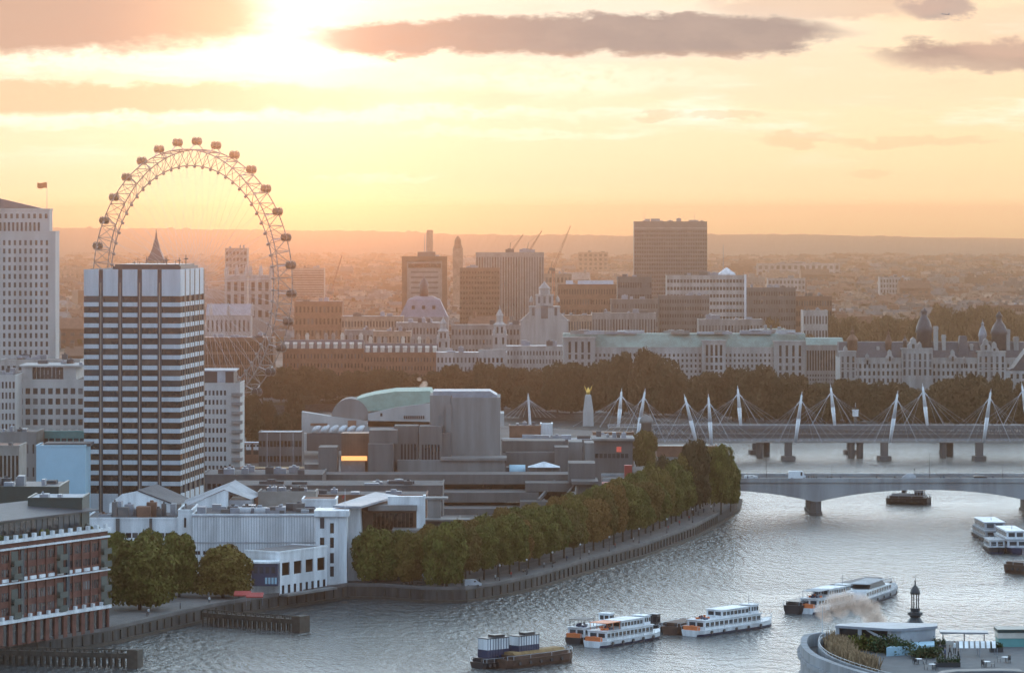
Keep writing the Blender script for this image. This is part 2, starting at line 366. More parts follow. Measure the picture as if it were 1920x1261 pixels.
tag(MB().prism(poly, -1.5, GZ).build('ground', M['ground']), 'paved city ground on the far side of the river', 'ground', kind='structure')
tag(MB().prism([(-60, 60), (700, 60), (700, 640), (60, 640), (-60, 560)], -1.5, GZ-.3).build('near_ground', M['ground']), 'paved ground of the near riverbank under the stone building', 'ground', kind='structure')
# hills along the horizon: one ridge sheet with a tree-ragged edge
def hills():
    b = MB(); NX = 420; rows = [(6800, 0), (8000, .04), (9300, .25), (10400, .62), (11400, .93), (12000, 1.0), (13500, .9), (15500, .5)]
    def ridge(px):
        pts = [(-600, 428), (0, 428), (350, 429), (480, 431), (620, 434), (760, 436), (860, 441), (1000, 443), (1200, 445), (1330, 440), (1500, 442), (1700, 448), (1850, 452), (1920, 455), (2500, 462)]
        for (a, c), (d, e) in zip(pts, pts[1:]):
            if a <= px <= d: return c+(e-c)*(px-a)/(d-a)
        return 455
    rnd = random.Random(3); jit = [rnd.uniform(-1, 1) for _ in range(NX+1)]
    for j, (D, k) in enumerate(rows):
        for i in range(NX+1):
            px = -600+i*3100/NX; top = Z(ridge(px), 12000)
            big = math.sin(px*.013+j)*3+math.sin(px*.031+j*2.1)*2
            z = GZ+.4+(top-GZ)*k+(big*k*.5)+(jit[i]*(2.6+5.0*(jit[(i*7) % NX] > .5)) if j == 5 else jit[(i*5+j*31) % NX]*2.5*k)
            b.v.append((X(px, 12000)*(D/12000), D, z))
    for j in range(len(rows)-1):
        for i in range(NX):
            q = j*(NX+1)+i; b.f.append((q, q+1, q+NX+2, q+NX+1)); b.m.append(0); b.sm.append(False)
    tag(b.build('hills', mat('wooded_hills', (.10, .075, .045), .95, .3, .02)), 'long low wooded ridge along the horizon', 'hills', kind='structure')
hills()
# river walk: paving sheet and the stone river wall with coping
def offset(pts, d):
    out = []
    for i, p in enumerate(pts):
        a = Vector(pts[max(0, i-1)]); c = Vector(pts[min(len(pts)-1, i+1)]); t = (c-a).normalized(); nrm = Vector((-t.y, t.x))
        out.append((p[0]+nrm.x*d, p[1]+nrm.y*d))
    return out
inner = offset(shore, 13.0)
tag(MB().prism(offset(shore, .9)+inner[::-1], GZ-.4, GZ+.004).build('river_walk', M['paving']), 'pale paved river walk along the embankment', 'path', kind='structure')
rw = thing('river_wall', 'long dark stone river wall curving below the plane trees', 'wall', (0, 0, 0))
b = MB(); o1 = offset(shore, -.5); o2 = offset(shore, .9)
b.prism(o1+o2[::-1], -1.0, GZ-.15); b.build('wall', M['quay'], rw)
b = MB(); b.prism(offset(shore, -.7)+offset(shore, .5)[::-1], GZ-.15, GZ+.7); b.build('parapet', M['conc_d'], rw)
b = MB(); b.prism(offset(shore, -1.6)+offset(shore, -.5)[::-1], -.6, .7); b.build('footing', M['timber'], rw)
def along(pts, s):
    for a, c in zip(pts, pts[1:]):
        L = math.dist(a, c)
        if s <= L: return (a[0]+(c[0]-a[0])*s/L, a[1]+(c[1]-a[1])*s/L, math.atan2(c[1]-a[1], c[0]-a[0]))
        s -= L
    return (*pts[-1], 0.0)
b = MB(); s = 0.0
while s < 480:
    x, y, a = along(o1, s); b.cbox(x, y, -.8, .5, .7, GZ+.3, a); s += 4.2
tag(b.build('fender', M['timber'], rw), kind='stuff')

# ---------------------------------------------------------------- air
hm = bpy.data.materials.new('haze_air'); hm.use_nodes = True; t = hm.node_tree; t.nodes.clear()
pv = t.nodes.new('ShaderNodeVolumePrincipled'); om = t.nodes.new('ShaderNodeOutputMaterial'); t.links.new(pv.outputs[0], om.inputs['Volume'])
pv.inputs['Color'].default_value = (.99, .60, .38, 1); pv.inputs['Density'].default_value = HAZE = 1.2e-4; pv.inputs['Anisotropy'].default_value = .96
hz = MB().box(-5300, 5300, -60, 16600, -2.8, 147).build('haze', hm); tag(hz, 'thin glowing evening haze over the whole city', 'haze', kind='stuff')
# ---------------------------------------------------------------- buildings: one generator for gridded facades
def shell(parent, W, L, H, wall='portland', roof='felt', nx=8, nz=6, fw=.5, fh=.55, ns=0, zlo=3.0, top=1.2, glass=('glass', 'glass', 'glass2'), rc=.35, mx=(0, 0), zoff=0.0, nl=0, wname='window', sname='wall', ribs=0):
    """front face y=0 over x 0..W, right side at x=W, back at y=L; real reveals with the panes set behind the wall face"""
    b = MB(); b.box(rc if nl else 0, W-(rc if ns else 0), rc, L, zoff, zoff+H); rects = []
    def face(Lf, n, m0, m1, put):
        bay = (Lf-m0-m1)/n; fl = (H-zlo-top)/nz; wh = fl*fh; g = bay*(1-fw)/2
        xs = [m0+bay*i for i in range(n+1)]
        put(0, m0+g, 0, H, 0); put(Lf-m1-g, Lf, 0, H, 0)
        for x in xs[1:-1]: put(x-g, x+g, 0, H, 0)
        for k in range(nz+1):
            z0 = 0 if k == 0 else zlo+fl*k-(fl-wh)/2
            z1 = H if k == nz else zlo+fl*k+(fl-wh)/2
            for i in range(n): put(xs[i]+g, xs[i+1]-g, z0, z1, .02)
        for k in range(nz):
            for i in range(n): put((xs[i]+xs[i+1])/2, bay*fw, zlo+fl*(k+.5), wh, 'w')
    def pf(a, c, z0, z1, d):
        if d == 'w': rects.append((a, rc-.02, zoff+z0, c, .08, z1))
        else: b.box(a, c, d, rc, zoff+z0, zoff+z1)
    def ps(a, c, z0, z1, d):
        if d == 'w': rects.append((W-rc+.02, rc+a, zoff+z0, .08, c, z1))
        else: b.box(W-rc, W-d, rc+a, rc+c, zoff+z0, zoff+z1)
    def pl(a, c, z0, z1, d):
        if d == 'w': rects.append((rc-.02, rc+a, zoff+z0, .08, c, z1))
        else: b.box(d, rc, rc+a, rc+c, zoff+z0, zoff+z1)
    if nx: face(W, nx, mx[0], mx[1], pf)
    else: b.box(0, W, 0, rc, zoff, zoff+H)
    if ns: face(L-rc, ns, 0, 0, ps)
    if nl: face(L-rc, nl, 0, 0, pl)
    b.box(-.12, W+.12, -.12, rc+.05, zoff+H, zoff+H+.5); b.box(W-rc-.05, W+.12, rc+.05, L, zoff+H, zoff+H+.5); b.box(-.12, rc, rc+.05, L, zoff+H, zoff+H+.5)
    b.build(sname, M[wall], parent)
    r = MB(); r.box(rc, W-rc-.05, rc+.05, L-.1, zoff+H, zoff+H+.2); rf = r.build('roof', M[roof], parent)
    windows(parent, rects, glass, wname)
    return rf
def place(pxL, pxR, D, a=0.0, pxS=None, L=None):
    x0 = X(pxL, D); k = (pxR-CX)/F
    W = (k*D-x0)/(math.cos(a)-k*math.sin(a))
    if pxS is not None:
        x1, D1, k2 = x0+W*math.cos(a), D+W*math.sin(a), (pxS-CX)/F
        L = (k2*D1-x1)/(-math.sin(a)-k2*math.cos(a))
    return x0, W, L
def bldg(name, label, pxL, pxR, ytop, D, L=26.0, a=0.0, pxS=None, cat='building', group=None, zb=GZ, **kw):
    x0, W, L = place(pxL, pxR, D, a, pxS, L); H = Z(ytop, D)-zb
    o = thing(name, label, cat, (x0, D, zb), a, group)
    shell(o, W, L, H, **kw); o['W'] = W; o['L'] = L; o['H'] = H
    return o
def plant(o, n, seed, z=None, mats=('grey', 'lead', 'felt'), hmax=2.6, x0=.1, x1=.9, name='roof_plant'):
    """plant boxes, tanks and vents standing on a roof"""
    r = random.Random(seed); W, L, H = o['W'], o['L'], (o['H'] if z is None else z)
    for i in range(n):
        b = MB(); w = r.uniform(.04, .14)*W; l = min(L*.3, r.uniform(2, 5)); h = r.uniform(.8, hmax)
        x = r.uniform(x0*W, x1*W-w); y = r.uniform(1.2, max(1.4, L*.6)); b.box(x, x+w, y, y+l, H+.1, H+.1+h)
        if r.random() < .5: b.lathe([(w*.2, H+.1+h), (w*.2, H+.6+h), (w*.12, H+.7+h)], x+w/2, y+l/2, 8)
        b.build(name, M[r.choice(mats)], o)
def mast(label, px, ytop, ybot, D, r=.12, name='mast', m='grey', group=None):
    z0, z1 = Z(ybot, D), Z(ytop, D); b = MB(); b.tube((0, 0, 0), (0, 0, z1-z0), r*1.4, 6, r*.6); b.tube((-.6, 0, (z1-z0)*.82), (.6, 0, (z1-z0)*.82), r*.6, 4)
    b.lathe([(r*2.2, 0), (r*2.2, .3)], 0, 0, 6)
    return tag(b.build(name, M[m], None, (X(px, D), D, z0)), label, 'mast', group)

# ---- great observation wheel
def wheel():
    D = 1830.0; mpp = D/F; psi = math.acos(.752); zc = Z(530, D)
    o = thing('observation_wheel', 'giant white observation wheel with glass capsules behind the banded tower', 'wheel', (X(357.5, D), D, zc))
    ax = Vector((math.cos(psi), -math.sin(psi), 0)); nrm = Vector((math.sin(psi), math.cos(psi), 0)); up = Vector((0, 0, 1))
    Rc, Ro, Ri, hs, N = 69.4, 65.3, 57.4, 4.7, 64
    def pt(r, t, s): return ax*(r*math.sin(t))+up*(r*math.cos(t))+nrm*s
    TW = [2*math.pi*(i+.5)/N for i in range(N)]
    b = MB(); b.s = True
    for s in (-hs, hs): b.path([pt(Ro, 2*math.pi*i/128, s) for i in range(128)], .30, 6, True)
    b.path([pt(Ri, 2*math.pi*i/128, 0) for i in range(128)], .30, 6, True)
    for i, t in enumerate(TW):
        t2 = TW[(i+1) % N]
        b.tube(pt(Ro, t, -hs), pt(Ro, t, hs), .22, 5)
        for s in (-hs, hs):
            b.tube(pt(Ro, t, s), pt(Ri, t, 0), .17, 5); b.tube(pt(Ri, t, 0), pt(Ro, t2, s), .14, 4)
        b.tube(pt(Ro, t, -hs if i % 2 else hs), pt(Ro, t2, hs if i % 2 else -hs), .20, 4)
        b.tube(pt(Ri-1.1, t, 0), pt(Ri+.3, t, 0), .75, 6)
    b.build('rim', M['wheelsteel'], o)
    me = None
    for i, t in enumerate(TW):
        for s in (-7.5, 7.5) if i % 2 else (7.5,):
            c = MB(); c.tube(nrm*s+(pt(1, t, 0)*1.6), pt(Ri-.8, t, 0), .055, 3); link('spoke', c.mesh('spoke', M['steel']), o)
    c = MB(); c.tube(nrm*-8, nrm*8, 1.8, 14); c.tube(nrm*-7, nrm*-6, 2.6, 16); c.tube(nrm*6, nrm*7, 2.6, 16); c.build('hub', M['steel'], o)
    for sgn in (-1, 1):
        c = MB(); c.tube(nrm*-12, ax*(22*sgn)-nrm*34+up*(GZ-zc), 1.3, 10); c.build('support_leg', M['steel'], o)
    # capsule: egg of glass with a frame, hoops and a mounting arm; long axis along the axle
    lng = nrm
    g = MB(); g.s = True; vf = ell_vf(0, 0, 0, 3.3, 1.75, 1.75, 14, 8); rot = math.atan2(nrm.y, nrm.x)
    ca, sa = math.cos(rot), math.sin(rot)
    spin = lambda v: (v[0]*ca-v[1]*sa, v[0]*sa+v[1]*ca, v[2])
    g.add([spin(v) for v in vf[0]], vf[1]); gm = g.mesh('capsule', M['capglass'])
    f = MB()
    for xx in (-2.1, -.8, .8, 2.1):
        rr = math.sqrt(1-(xx/3.4)**2); f.path([spin((xx, 1.8*rr*math.cos(q), 1.82*rr*math.sin(q))) for q in [2*math.pi*k/14 for k in range(14)]], .13, 4, True)
    f.path([spin((3.36*math.cos(q), 1.8*math.sin(q), -.15)) for q in [2*math.pi*k/18 for k in range(18)]], .12, 4, True)
    fm = f.mesh('capsule_frame', M['dark'])
    h = MB(); h.add([spin(v) for v in ell_vf(0, 0, -1.1, 2.7, 1.5, .75, 12, 6)[0]], ell_vf(0, 0, 0, 1, 1, 1, 12, 6)[1]); hm_ = h.mesh('capsule_floor', M['dark'])
    hoopm = []
    for xx in (-1.6, 1.6): hoop = MB(); hoop.path([spin((xx, 1.95*math.cos(q), 2.0*math.sin(q))) for q in [2*math.pi*k/16 for k in range(16)]], .17, 4, True); hoopm.append(hoop.mesh('mounting_ring', M['wheelsteel']))
    for k in range(32):
        t = R(11.25*k+3.6); p = pt(Rc, t, 0)
        cp = link('capsule', gm, o, p); link('frame', fm, cp); link('floor', hm_, cp); link('mounting_ring', hoopm[0], cp); link('mounting_ring', hoopm[1], cp)
        q = pt(Ro, t, 0)-p
        for s in (-hs, hs): arm = MB(); arm.tube(pt(Ro, t, s)-p, nrm*(s*.35)+q*.45, .26, 5); arm.build('arm', M['steel'], cp)
def capglass():
    m = bpy.data.materials.new('capsule_glass'); m.use_nodes = True; t = m.node_tree; b = t.nodes['Principled BSDF']
    b.inputs['Base Color'].default_value = (.05, .05, .05, 1); b.inputs['Roughness'].default_value = .08
    tr = t.nodes.new('ShaderNodeBsdfTransparent'); mx = t.nodes.new('ShaderNodeMixShader'); mx.inputs[0].default_value = .6
    tr.inputs[0].default_value = (.40, .47, .36, 1)
    t.links.new(tr.outputs[0], mx.inputs[1]); t.links.new(b.outputs[0], mx.inputs[2]); t.links.new(mx.outputs[0], t.nodes['Material Output'].inputs[0]); return m
M['capglass'] = capglass()
wheel()

# ---- banded office tower
def tower():
    D, a = 1146.0, -.102; x0, W, L = place(157, 338, D, a, 382.5); Dc = D+W*math.sin(a)
    o = thing('office_tower', 'tall office tower banded in dark glass and pale concrete before the wheel', 'building', (x0, D, GZ), a)
    zz = lambda y: Z(y, Dc)-GZ
    H = zz(505); s = W/181.0
    b = MB(); b.box(.6, W-.6, .6, L, 0, H-.3); b.build('core', M['dark'], o)
    bays = [(0, 28), (36, 64), (72.5, 100.5), (109, 138), (146, 181)]; fb = [(p*s, q*s) for p, q in bays]
    sb = [(L*(i*.2+.012), L*(i*.2+.172)) for i in range(5)]
    pale = MB(); pier = MB(); rects = []
    rows = [zz(571+19.75*i) for i in range(18)]
    for i, z in enumerate(rows):
        wt = rows[i-1]-.66 if i else zz(556)
        for k, (p, q) in enumerate(fb):
            pale.box(p, q, 0, .62, z-.62, z+.66)
            rects.append(((p+q)/2, .50, (z+.66+wt)/2, q-p, .12, wt-z-.66))
        for p, q in sb:
            pale.box(W-.62, W-.02, p+.62, q+.62, z-.62, z+.66); rects.append((W-.50, (p+q)/2+.62, (z+.66+wt)/2, .12, q-p, wt-z-.66))
    rects += [((p+q)/2, .50, (rows[-1]-.62+zz(926))/2, q-p, .12, rows[-1]-.62-zz(926)) for p, q in fb]
    for p, q in fb:
        n = 6
        for j in range(n): pale.box(p+(q-p)*j/n+.03, p+(q-p)*(j+1)/n-.03, .01, .62, zz(555), H)
        pale.box(p, q, .1, .62, zz(555)+.05, H-.05)
        pale.box(p, q, 0, .62, 0, zz(926))
    for p, q in sb:
        for j in range(4): pale.box(W-.62, W-.01, .62+p+(q-p)*j/4+.1, .62+p+(q-p)*(j+1)/4-.1, zz(555), H)
        pale.box(W-.62, W-.02, p+.62, q+.62, 0, zz(926))
    cut = pale.build('wall', M['tower_band'], o)
    for i in range(4):
        c = (fb[i][1]+fb[i+1][0])/2; pier.k = 0; pier.box(c-.55, c+.55, .25, .62, 0, zz(522)); pier.k = 1; pier.box(c-.13, c+.13, -.12, .25, 0, zz(530))
    for i in range(5):
        c = .62+L*(i*.2+.19); pier.k = 0; pier.box(W-.62, W-.25, c-.4, c+.4, 0, zz(540)); pier.k = 1; pier.box(W-.25, W+.12, c-.12, c+.12, 0, zz(508))
        c = .62+L*(i*.2+.09); pier.box(W-.25, W+.1, c-.08, c+.08, zz(910), zz(567))
    pier.build('mullion', [M['tower_pier'], M['tower_mull']], o)
    windows(o, rects, ('gbrown', 'gbrown', 'glass', 'gbrown', 'gbrown', 'blind'))
    b = MB(); b.box(W*.28, W*.985, 3, L*.8, H, H+.9); b.box(W*.30, W*.97, 3.6, L*.7, H+.9, H+1.5); b.build('roof_plant', M['dark'], o)
    rl = MB(); rl.box(.4, W-.4, .8, L-.2, H-.3, H-.05); rl.build('roof', M['felt'], o)
    rr = random.Random(4)
    for i in range(14):
        px = rr.uniform(224, 346); x = (px-157)*s; m = MB(); h = rr.uniform(.8, 3.4); y = rr.uniform(4, 12)
        m.tube((x, y, H+1.4), (x, y, H+1.4+h), .09, 5, .05)
        if i % 3 == 0: m.tube((x-.9, y, H+1.4+h*.7), (x+.9, y, H+1.4+h*.7), .05, 4)
        if i % 4 == 1: m.lathe([(.1, H+1.4+h*.5), (.6, H+1.4+h*.55), (.6, H+1.5+h*.6), (.1, H+1.5+h*.65)], x, y, 8)
        m.build('aerial', M['dark'], o)
M['tower_band'] = mat('tower_band', (.46, .485, .51), .6, .07, .5, streak=True)
M['tower_pier'] = mat('tower_pier', (.045, .055, .07), .5, .1, .4); M['tower_mull'] = mat('tower_mullion', (.33, .25, .19), .6, .08, .4)
tower()

# ---- stone tower with hipped roof and flag
o = bldg('stone_tower', 'pale stone office tower with a hipped roof and gridded windows', -72, 104, 435, 1750, L=15, nx=16, nz=22, fw=.46, fh=.60, wall='portland', mx=(1.2, 2.8), top=3.0, rc=.5)
q = 1750/F; H = o['H']; W = o['W']
zt = lambda y: Z(y, 1750)-GZ
b = MB(); b.box(3, W-3.0, 1.6, 13, H, zt(392)); b.box(2.7, W-2.7, 1.3, 13.3, zt(394), zt(391)); b.build('upper_storey', M['portland'], o)
windows(o, [(3+(i+.5)*2.7, 1.5, zt(405), 1.2, .3, 2.2) for i in range(14)]+[(4+i*2.0, 1.45, zt(425), .95, .4, 4.2) for i in range(17)], ('glass',), cap=40)
b = MB(); b.add([(6, 3, zt(391)), (W-7, 3, zt(391)), (W-7, 13, zt(391)), (6, 13, zt(391)), (14, 8, zt(370)), (W-29, 8, zt(370))], [(0, 1, 5, 4), (1, 2, 5), (2, 3, 4, 5), (3, 0, 4), (3, 2, 1, 0)]); b.build('roof', M['slate'], o)
fp = thing('flagpole', 'thin flagpole with a small orange flag on the stone tower', 'flagpole', (X(85.5, 1752), 1757, Z(392, 1752)))
b = MB(); b.tube((0, 0, 0), (0, 0, 12.6), .14, 6, .07); b.ell(0, 0, 12.7, .18, .18, .18, 6, 4); b.build('pole', M['grey'], fp)
def flag(parent, w, h, z, m, s=-1):
    b = MB(); n = 8
    for sgn in (0, 1):
        for i in range(n+1): b.v += [(s*w*i/n, .35*math.sin(i*1.1)+sgn*.05, z+.25*math.sin(i*.9)), (s*w*i/n, .35*math.sin(i*1.1)+sgn*.05, z+h+.25*math.sin(i*.9))]
    for i in range(n):
        p = 2*i; r = 2*(n+1)+2*i
        for f in ((p, p+2, p+3, p+1), (r+1, r+3, r+2, r)): b.f.append(f); b.m.append(0); b.sm.append(True)
    return b.build('flag', M[m], parent)
flag(fp, 4.6, 2.6, 9.8, 'orange')

# ---- blocks round the banded tower
o = bldg('stone_office_block', 'pale stone office block with a dark glazed penthouse beside the banded tower', 31, 172, 713, 1490, L=28, nx=10, nz=7, fw=.62, fh=.58, wall='portland', zlo=4, top=2.2)
b = MB(); h0 = o['H']; mp = 1490/F; b.box(2, 6, 2, 24, h0+.2, h0+5.4); b.box(18.5, 23.5, 2, 24, h0+.2, h0+5.4); b.box(1, 28, 1, 25, h0+5.4, h0+6.1); b.build('penthouse', M['portland'], o)
windows(o, [(6+1.55*(i+.5), 3, h0+2.8, 1.3, .2, 4.8) for i in range(8)], ('glass',), 'penthouse_window'); plant(o, 5, 3, h0+6.1, hmax=1.8)
o = bldg('stone_side_wing', 'pale stone side wing with narrow ribbed windows near the frame edge', -60, 29, 705, 1470, L=40, nx=13, nz=8, fw=.55, fh=.62, wall='portland', top=1.4)
plant(o, 6, 5)
o = bldg('pale_rear_block', 'low pale rear block with rooftop plant below the stone tower', 0, 150, 676, 1600, L=18, nx=14, nz=9, fw=.5, fh=.5, wall='stone_w'); plant(o, 9, 15)
o = bldg('balcony_block', 'pale stone apartment block with stacked corner balconies under the wheel', 375, 450, 720, 1420, L=24, nx=7, nz=9, fw=.55, fh=.52, wall='portland', mx=(0, 5.0), zlo=3, top=1.5)
h0 = o['H']; W = o['W']; b = MB(); b.box(.5, W-2.5, 1, 20, h0+.2, h0+4.8); b.build('penthouse', M['dark'], o)
b = MB(); b.box(6.5, 9.6, .8, 1.2, h0+.2, h0+4.8); b.box(.2, W-1.8, .6, 21, h0+4.8, h0+5.3); b.build('penthouse_roof', M['roofl'], o)
for k in range(9):
    z = 4.0+k*(h0-5)/9; b = MB(); b.box(W-3.2, W+.9, -1.3, 3, z, z+.25); b.box(W-3.2, W+.9, -1.3, -1.15, z+.25, z+1.25); b.box(W+.75, W+.9, -1.15, 3, z+.25, z+1.25); b.build('balcony', M['conc_l'], o)
o = bldg('blank_blue_block', 'windowless pale blue slab wall beside the banded tower', 68, 160, 837, 1120, L=14, nx=0, wall='bluew', roof='dark')
b = MB(); b.box(2, 16, 2, 12, o['H'], o['H']+.9); b.build('roof_plant', M['felt'], o)
o = bldg('grey_corner_block', 'small mauve grey block with one row of windows before the stone wing', -30, 68, 812, 1160, L=20, nx=9, nz=4, fw=.3, fh=.4, wall='conc_l'); plant(o, 4, 8)
o = bldg('glass_link_block', 'teal glazed rooftop link above the blank blue wall', 68, 160, 810, 1180, L=10, nx=8, nz=6, fw=.8, fh=.7, wall='teal', glass=('gblue',))
o = bldg('ribbed_beige_block', 'beige block with tall ribbed piers and a brown roof', -40, 36, 838, 1060, L=16, nx=10, nz=2, fw=.6, fh=.85, wall='ivory', roof='brown', glass=('gbrown',)); plant(o, 3, 9)
o = bldg('dark_roofed_shed', 'low dark teal shed with stepped roof strips behind the brick warehouse', -40, 110, 915, 930, L=22, nx=12, nz=1, fw=.9, fh=.3, wall='green', roof='slate', top=.8); plant(o, 8, 11)
o = bldg('flat_teal_pavilion', 'flat roofed dark pavilion with a pale fascia behind the brick warehouse', 52, 154, 936, 905, L=16, nx=7, nz=1, fw=.86, fh=.55, wall='green', roof='roofl', zlo=1, top=1.0, glass=('gblue',)); plant(o, 3, 12, hmax=1.2)

# ---- brick wharf at the river edge
def wharf():
    D0 = DW(1216, GZ); D1 = DW(1180, GZ); x0, x1 = X(-8, D0), X(205, D1)
    v = Vector((x1-x0, D1-D0)); a = math.atan2(v.y, v.x); W = v.length; H = Z(993, D1)-GZ
    ext = 16.0
    o = thing('brick_wharf', 'red brick riverside warehouse with white cornices and dark balcony stacks', 'building', (x0-math.cos(a)*ext, D0-math.sin(a)*ext, GZ), a)
    W += ext; L = 22.0
    f = lambda y: Z(y, D1)-GZ         # heights read at the far corner
    zc, zm, zb = f(1062), f(1065), f(1133)
    b = MB(); b.box(0, W, .45, L, 0, H)
    base = f(1135); nb = 17; bay = W/nb
    for i in range(nb+1): b.box(max(0, i*bay-.75), min(W, i*bay+.75), 0, .45, 0, base-.2)
    fl = [(base+.9, f(1106)), (f(1103), f(1078)), (f(1058), f(1037)), (f(1034), f(1010))]
    rects = []; rail = []
    for z0, z1 in fl:
        for i in range(nb):
            if i % 5 in (1,): continue
            for j in range(3):
                x = i*bay+bay*(.2+.3*j); rects.append((x, .45, (z0+z1)/2, .75, .12, (z1-z0)*.62))
    for i in range(nb): b.box(i*bay-.3, i*bay+.3, .15, .45, base, H-1)
    b.build('wall', M['brick'], o)
    t = MB()
    for z, h, d in ((H-.1, .75, -.45), (H-1.7, .45, -.2), (base-.4, .8, -.6), (f(1068), .35, -.25)): t.box(-.1, W+.15, d, .46, z, z+h)
    for i in range(nb):
        t.box(i*bay+.6, i*bay+bay-.6, .1, .46, f(1064), f(1058))
        t.cbox(i*bay+bay/2, -.1, H+.65, .9, .8, 1.0)
        t.cbox(i*bay, -.25, base+.4, .8, .7, .9)
    t.build('cornice', M['white'], o)
    windows(o, rects+[((i+.5)*bay, .44, base*.45, bay-1.7, .1, base*.8) for i in range(nb)], ('glass', 'glass', 'glass2', 'glass'))
    for i in range(nb):
        if i % 5 == 1:
            for k, (z0, z1) in enumerate(fl):
                c = MB(); c.box(i*bay+.2, i*bay+bay-.2, -.9, .44, z0-.3, z0); c.box(i*bay+.2, i*bay+bay-.2, -.9, -.8, z0, z0+1.1); c.box(i*bay+.5, i*bay+bay-.5, .2, .44, z0+.1, z1); c.build('balcony', M['green'], o)
        if i % 5 == 2:
            c = MB(); c.box(i*bay+.3, i*bay+1.5, -.15, .44, base+1, H-2.0); c.build('glazed_bay', M['gblue'], o)
    r = MB(); r.box(.4, W-.4, 1.2, L, H+.05, H+.3); r.build('roof', M['felt'], o)
    pg = MB(); pg.box(3, W-2.0, 4.5, L-2, H+.3, H+4.6); pg.build('rooftop_restaurant', M['green'], o)
    windows(o, [(4+i*2.2, 4.45, H+2.6, 1.9, .12, 3.0) for i in range(int((W-7)/2.2))], ('gblue', 'glass'), 'restaurant_window')
    pr = MB(); pr.add([(1.5, 2.2, H+4.7), (W-1, 2.2, H+4.7), (W-1, L, H+6.2), (1.5, L, H+6.2), (1.5, 2.2, H+5.0), (W-1, 2.2, H+5.0), (W-1, L, H+6.6), (1.5, L, H+6.6)], [(0, 3, 2, 1), (4, 5, 6, 7), (0, 1, 5, 4), (1, 2, 6, 5), (2, 3, 7, 6), (3, 0, 4, 7)]); pr.build('restaurant_roof', M['slate'], o)
    rr = random.Random(5)
    for i in range(26):
        c = MB(); x = rr.uniform(2, W-2); y = rr.uniform(1.6, 3.4); h = rr.uniform(.5, 1.5); c.cbox(x, y, H+.3, rr.uniform(.5, 1.6), .7, h*.5); c.ell(x, y, H+.3+h*.7, .7, .5, h*.5, 7, 5); c.build('planter', M[rr.choice(['leaf_bush', 'green', 'leaf_olive'])], o)
wharf()
# ---------------------------------------------------------------- the city between the river and the hills
def m_(D): return D/F
# clock tower spire
D = 2330; q = m_(D); o = thing('clock_tower', 'dark pointed clock tower spire showing above the banded tower roof', 'tower', (X(293, D), D, GZ))
z = lambda y: Z(y, D)-GZ
b = MB(); w2 = 6.3; b.box(-w2, w2, -w2, w2, 0, z(505)); b.box(-w2-.5, w2+.5, -w2-.5, w2+.5, z(505), z(500)); b.build('shaft', M['tan'], o)
b = MB(); b.box(-5.0, 5.0, -5.0, 5.0, z(500), z(488))
for i in range(-2, 3): b.box(i*2.2-.5, i*2.2+.5, -5.5, -5.0, z(500), z(488))
b.build('belfry', M['tan'], o)
b = MB(); s2 = math.sqrt(2); b.lathe([(5.2*s2, z(489)), (4.1*s2, z(480)), (2.2*s2, z(465)), (1.5*s2, z(455)), (.7*s2, z(447)), (.25, z(433)), (.1, z(429))], 0, 0, 4, rot=R(45)); b.build('spire', M['slate'], o)
b = MB()
for sx_, sy_ in ((-1, -1), (1, -1), (1, 1), (-1, 1)): b.lathe([(.8, z(500)), (.8, z(492)), (.1, z(480))], sx_*5.4, sy_*5.4, 6)
b.build('pinnacle', M['slate'], o)
# twin abbey towers
D = 2760; z = lambda y: Z(y, D)-GZ; q = m_(D)
for i, (pa, pb) in enumerate(((423, 461), (468, 507))):
    o = thing('abbey_tower', ['pale gothic tower with three pinnacles next to the tall hazy slab', 'pale gothic tower with three pinnacles next to the wheel rim'][i], 'tower', (X(pa, D), D, GZ), 0, 'twin gothic church towers')
    W = (pb-pa)*q; b = MB(); b.box(0, W, 0, W, 0, z(516))
    for k in range(4): b.box(W*k/3-.7, W*k/3+.7, -.9, 0, 0, z(520))
    for yk in (525, 548, 575): b.box(-.4, W+.4, -.6, 0, z(yk), z(yk-2))
    b.build('wall', M['stone_far'], o)
    windows(o, [(W*(k+.5)/3, -.05, z(yc), W*.16, .12, hh) for k in range(3) for yc, hh in ((537, 6.5), (561, 7.5), (588, 5))])
    for k in range(3):
        for yy_ in (0, W):
            b = MB(); b.lathe([(1.1, z(518)), (1.1, z(510)), (.2, z(497)), (.05, z(494))], W*k/2, yy_, 6); b.build('pinnacle', M['stone_far'], o)
o = bldg('abbey_nave', 'pale pitched lead roof of the abbey nave below the gothic towers', 386, 470, 592, 2700, L=18, nx=10, nz=2, fw=.4, fh=.7, wall='stone_far', roof='lead')
b = MB(); H = o['H']; b.yprism([(0, H+.3), (18, H+.3), (9, H+8.5)], 0, o['W']); b.build('pitched_roof', M['lead'], o)
for i, px in enumerate((408, 440, 484)):
    b = MB(); b.lathe([(1.2, 0), (1.2, 5), (.1, 10)], 0, 0, 6); b.build('pinnacle', M['stone_far'], o, (X(px, D)-o.location.x, -1, H))
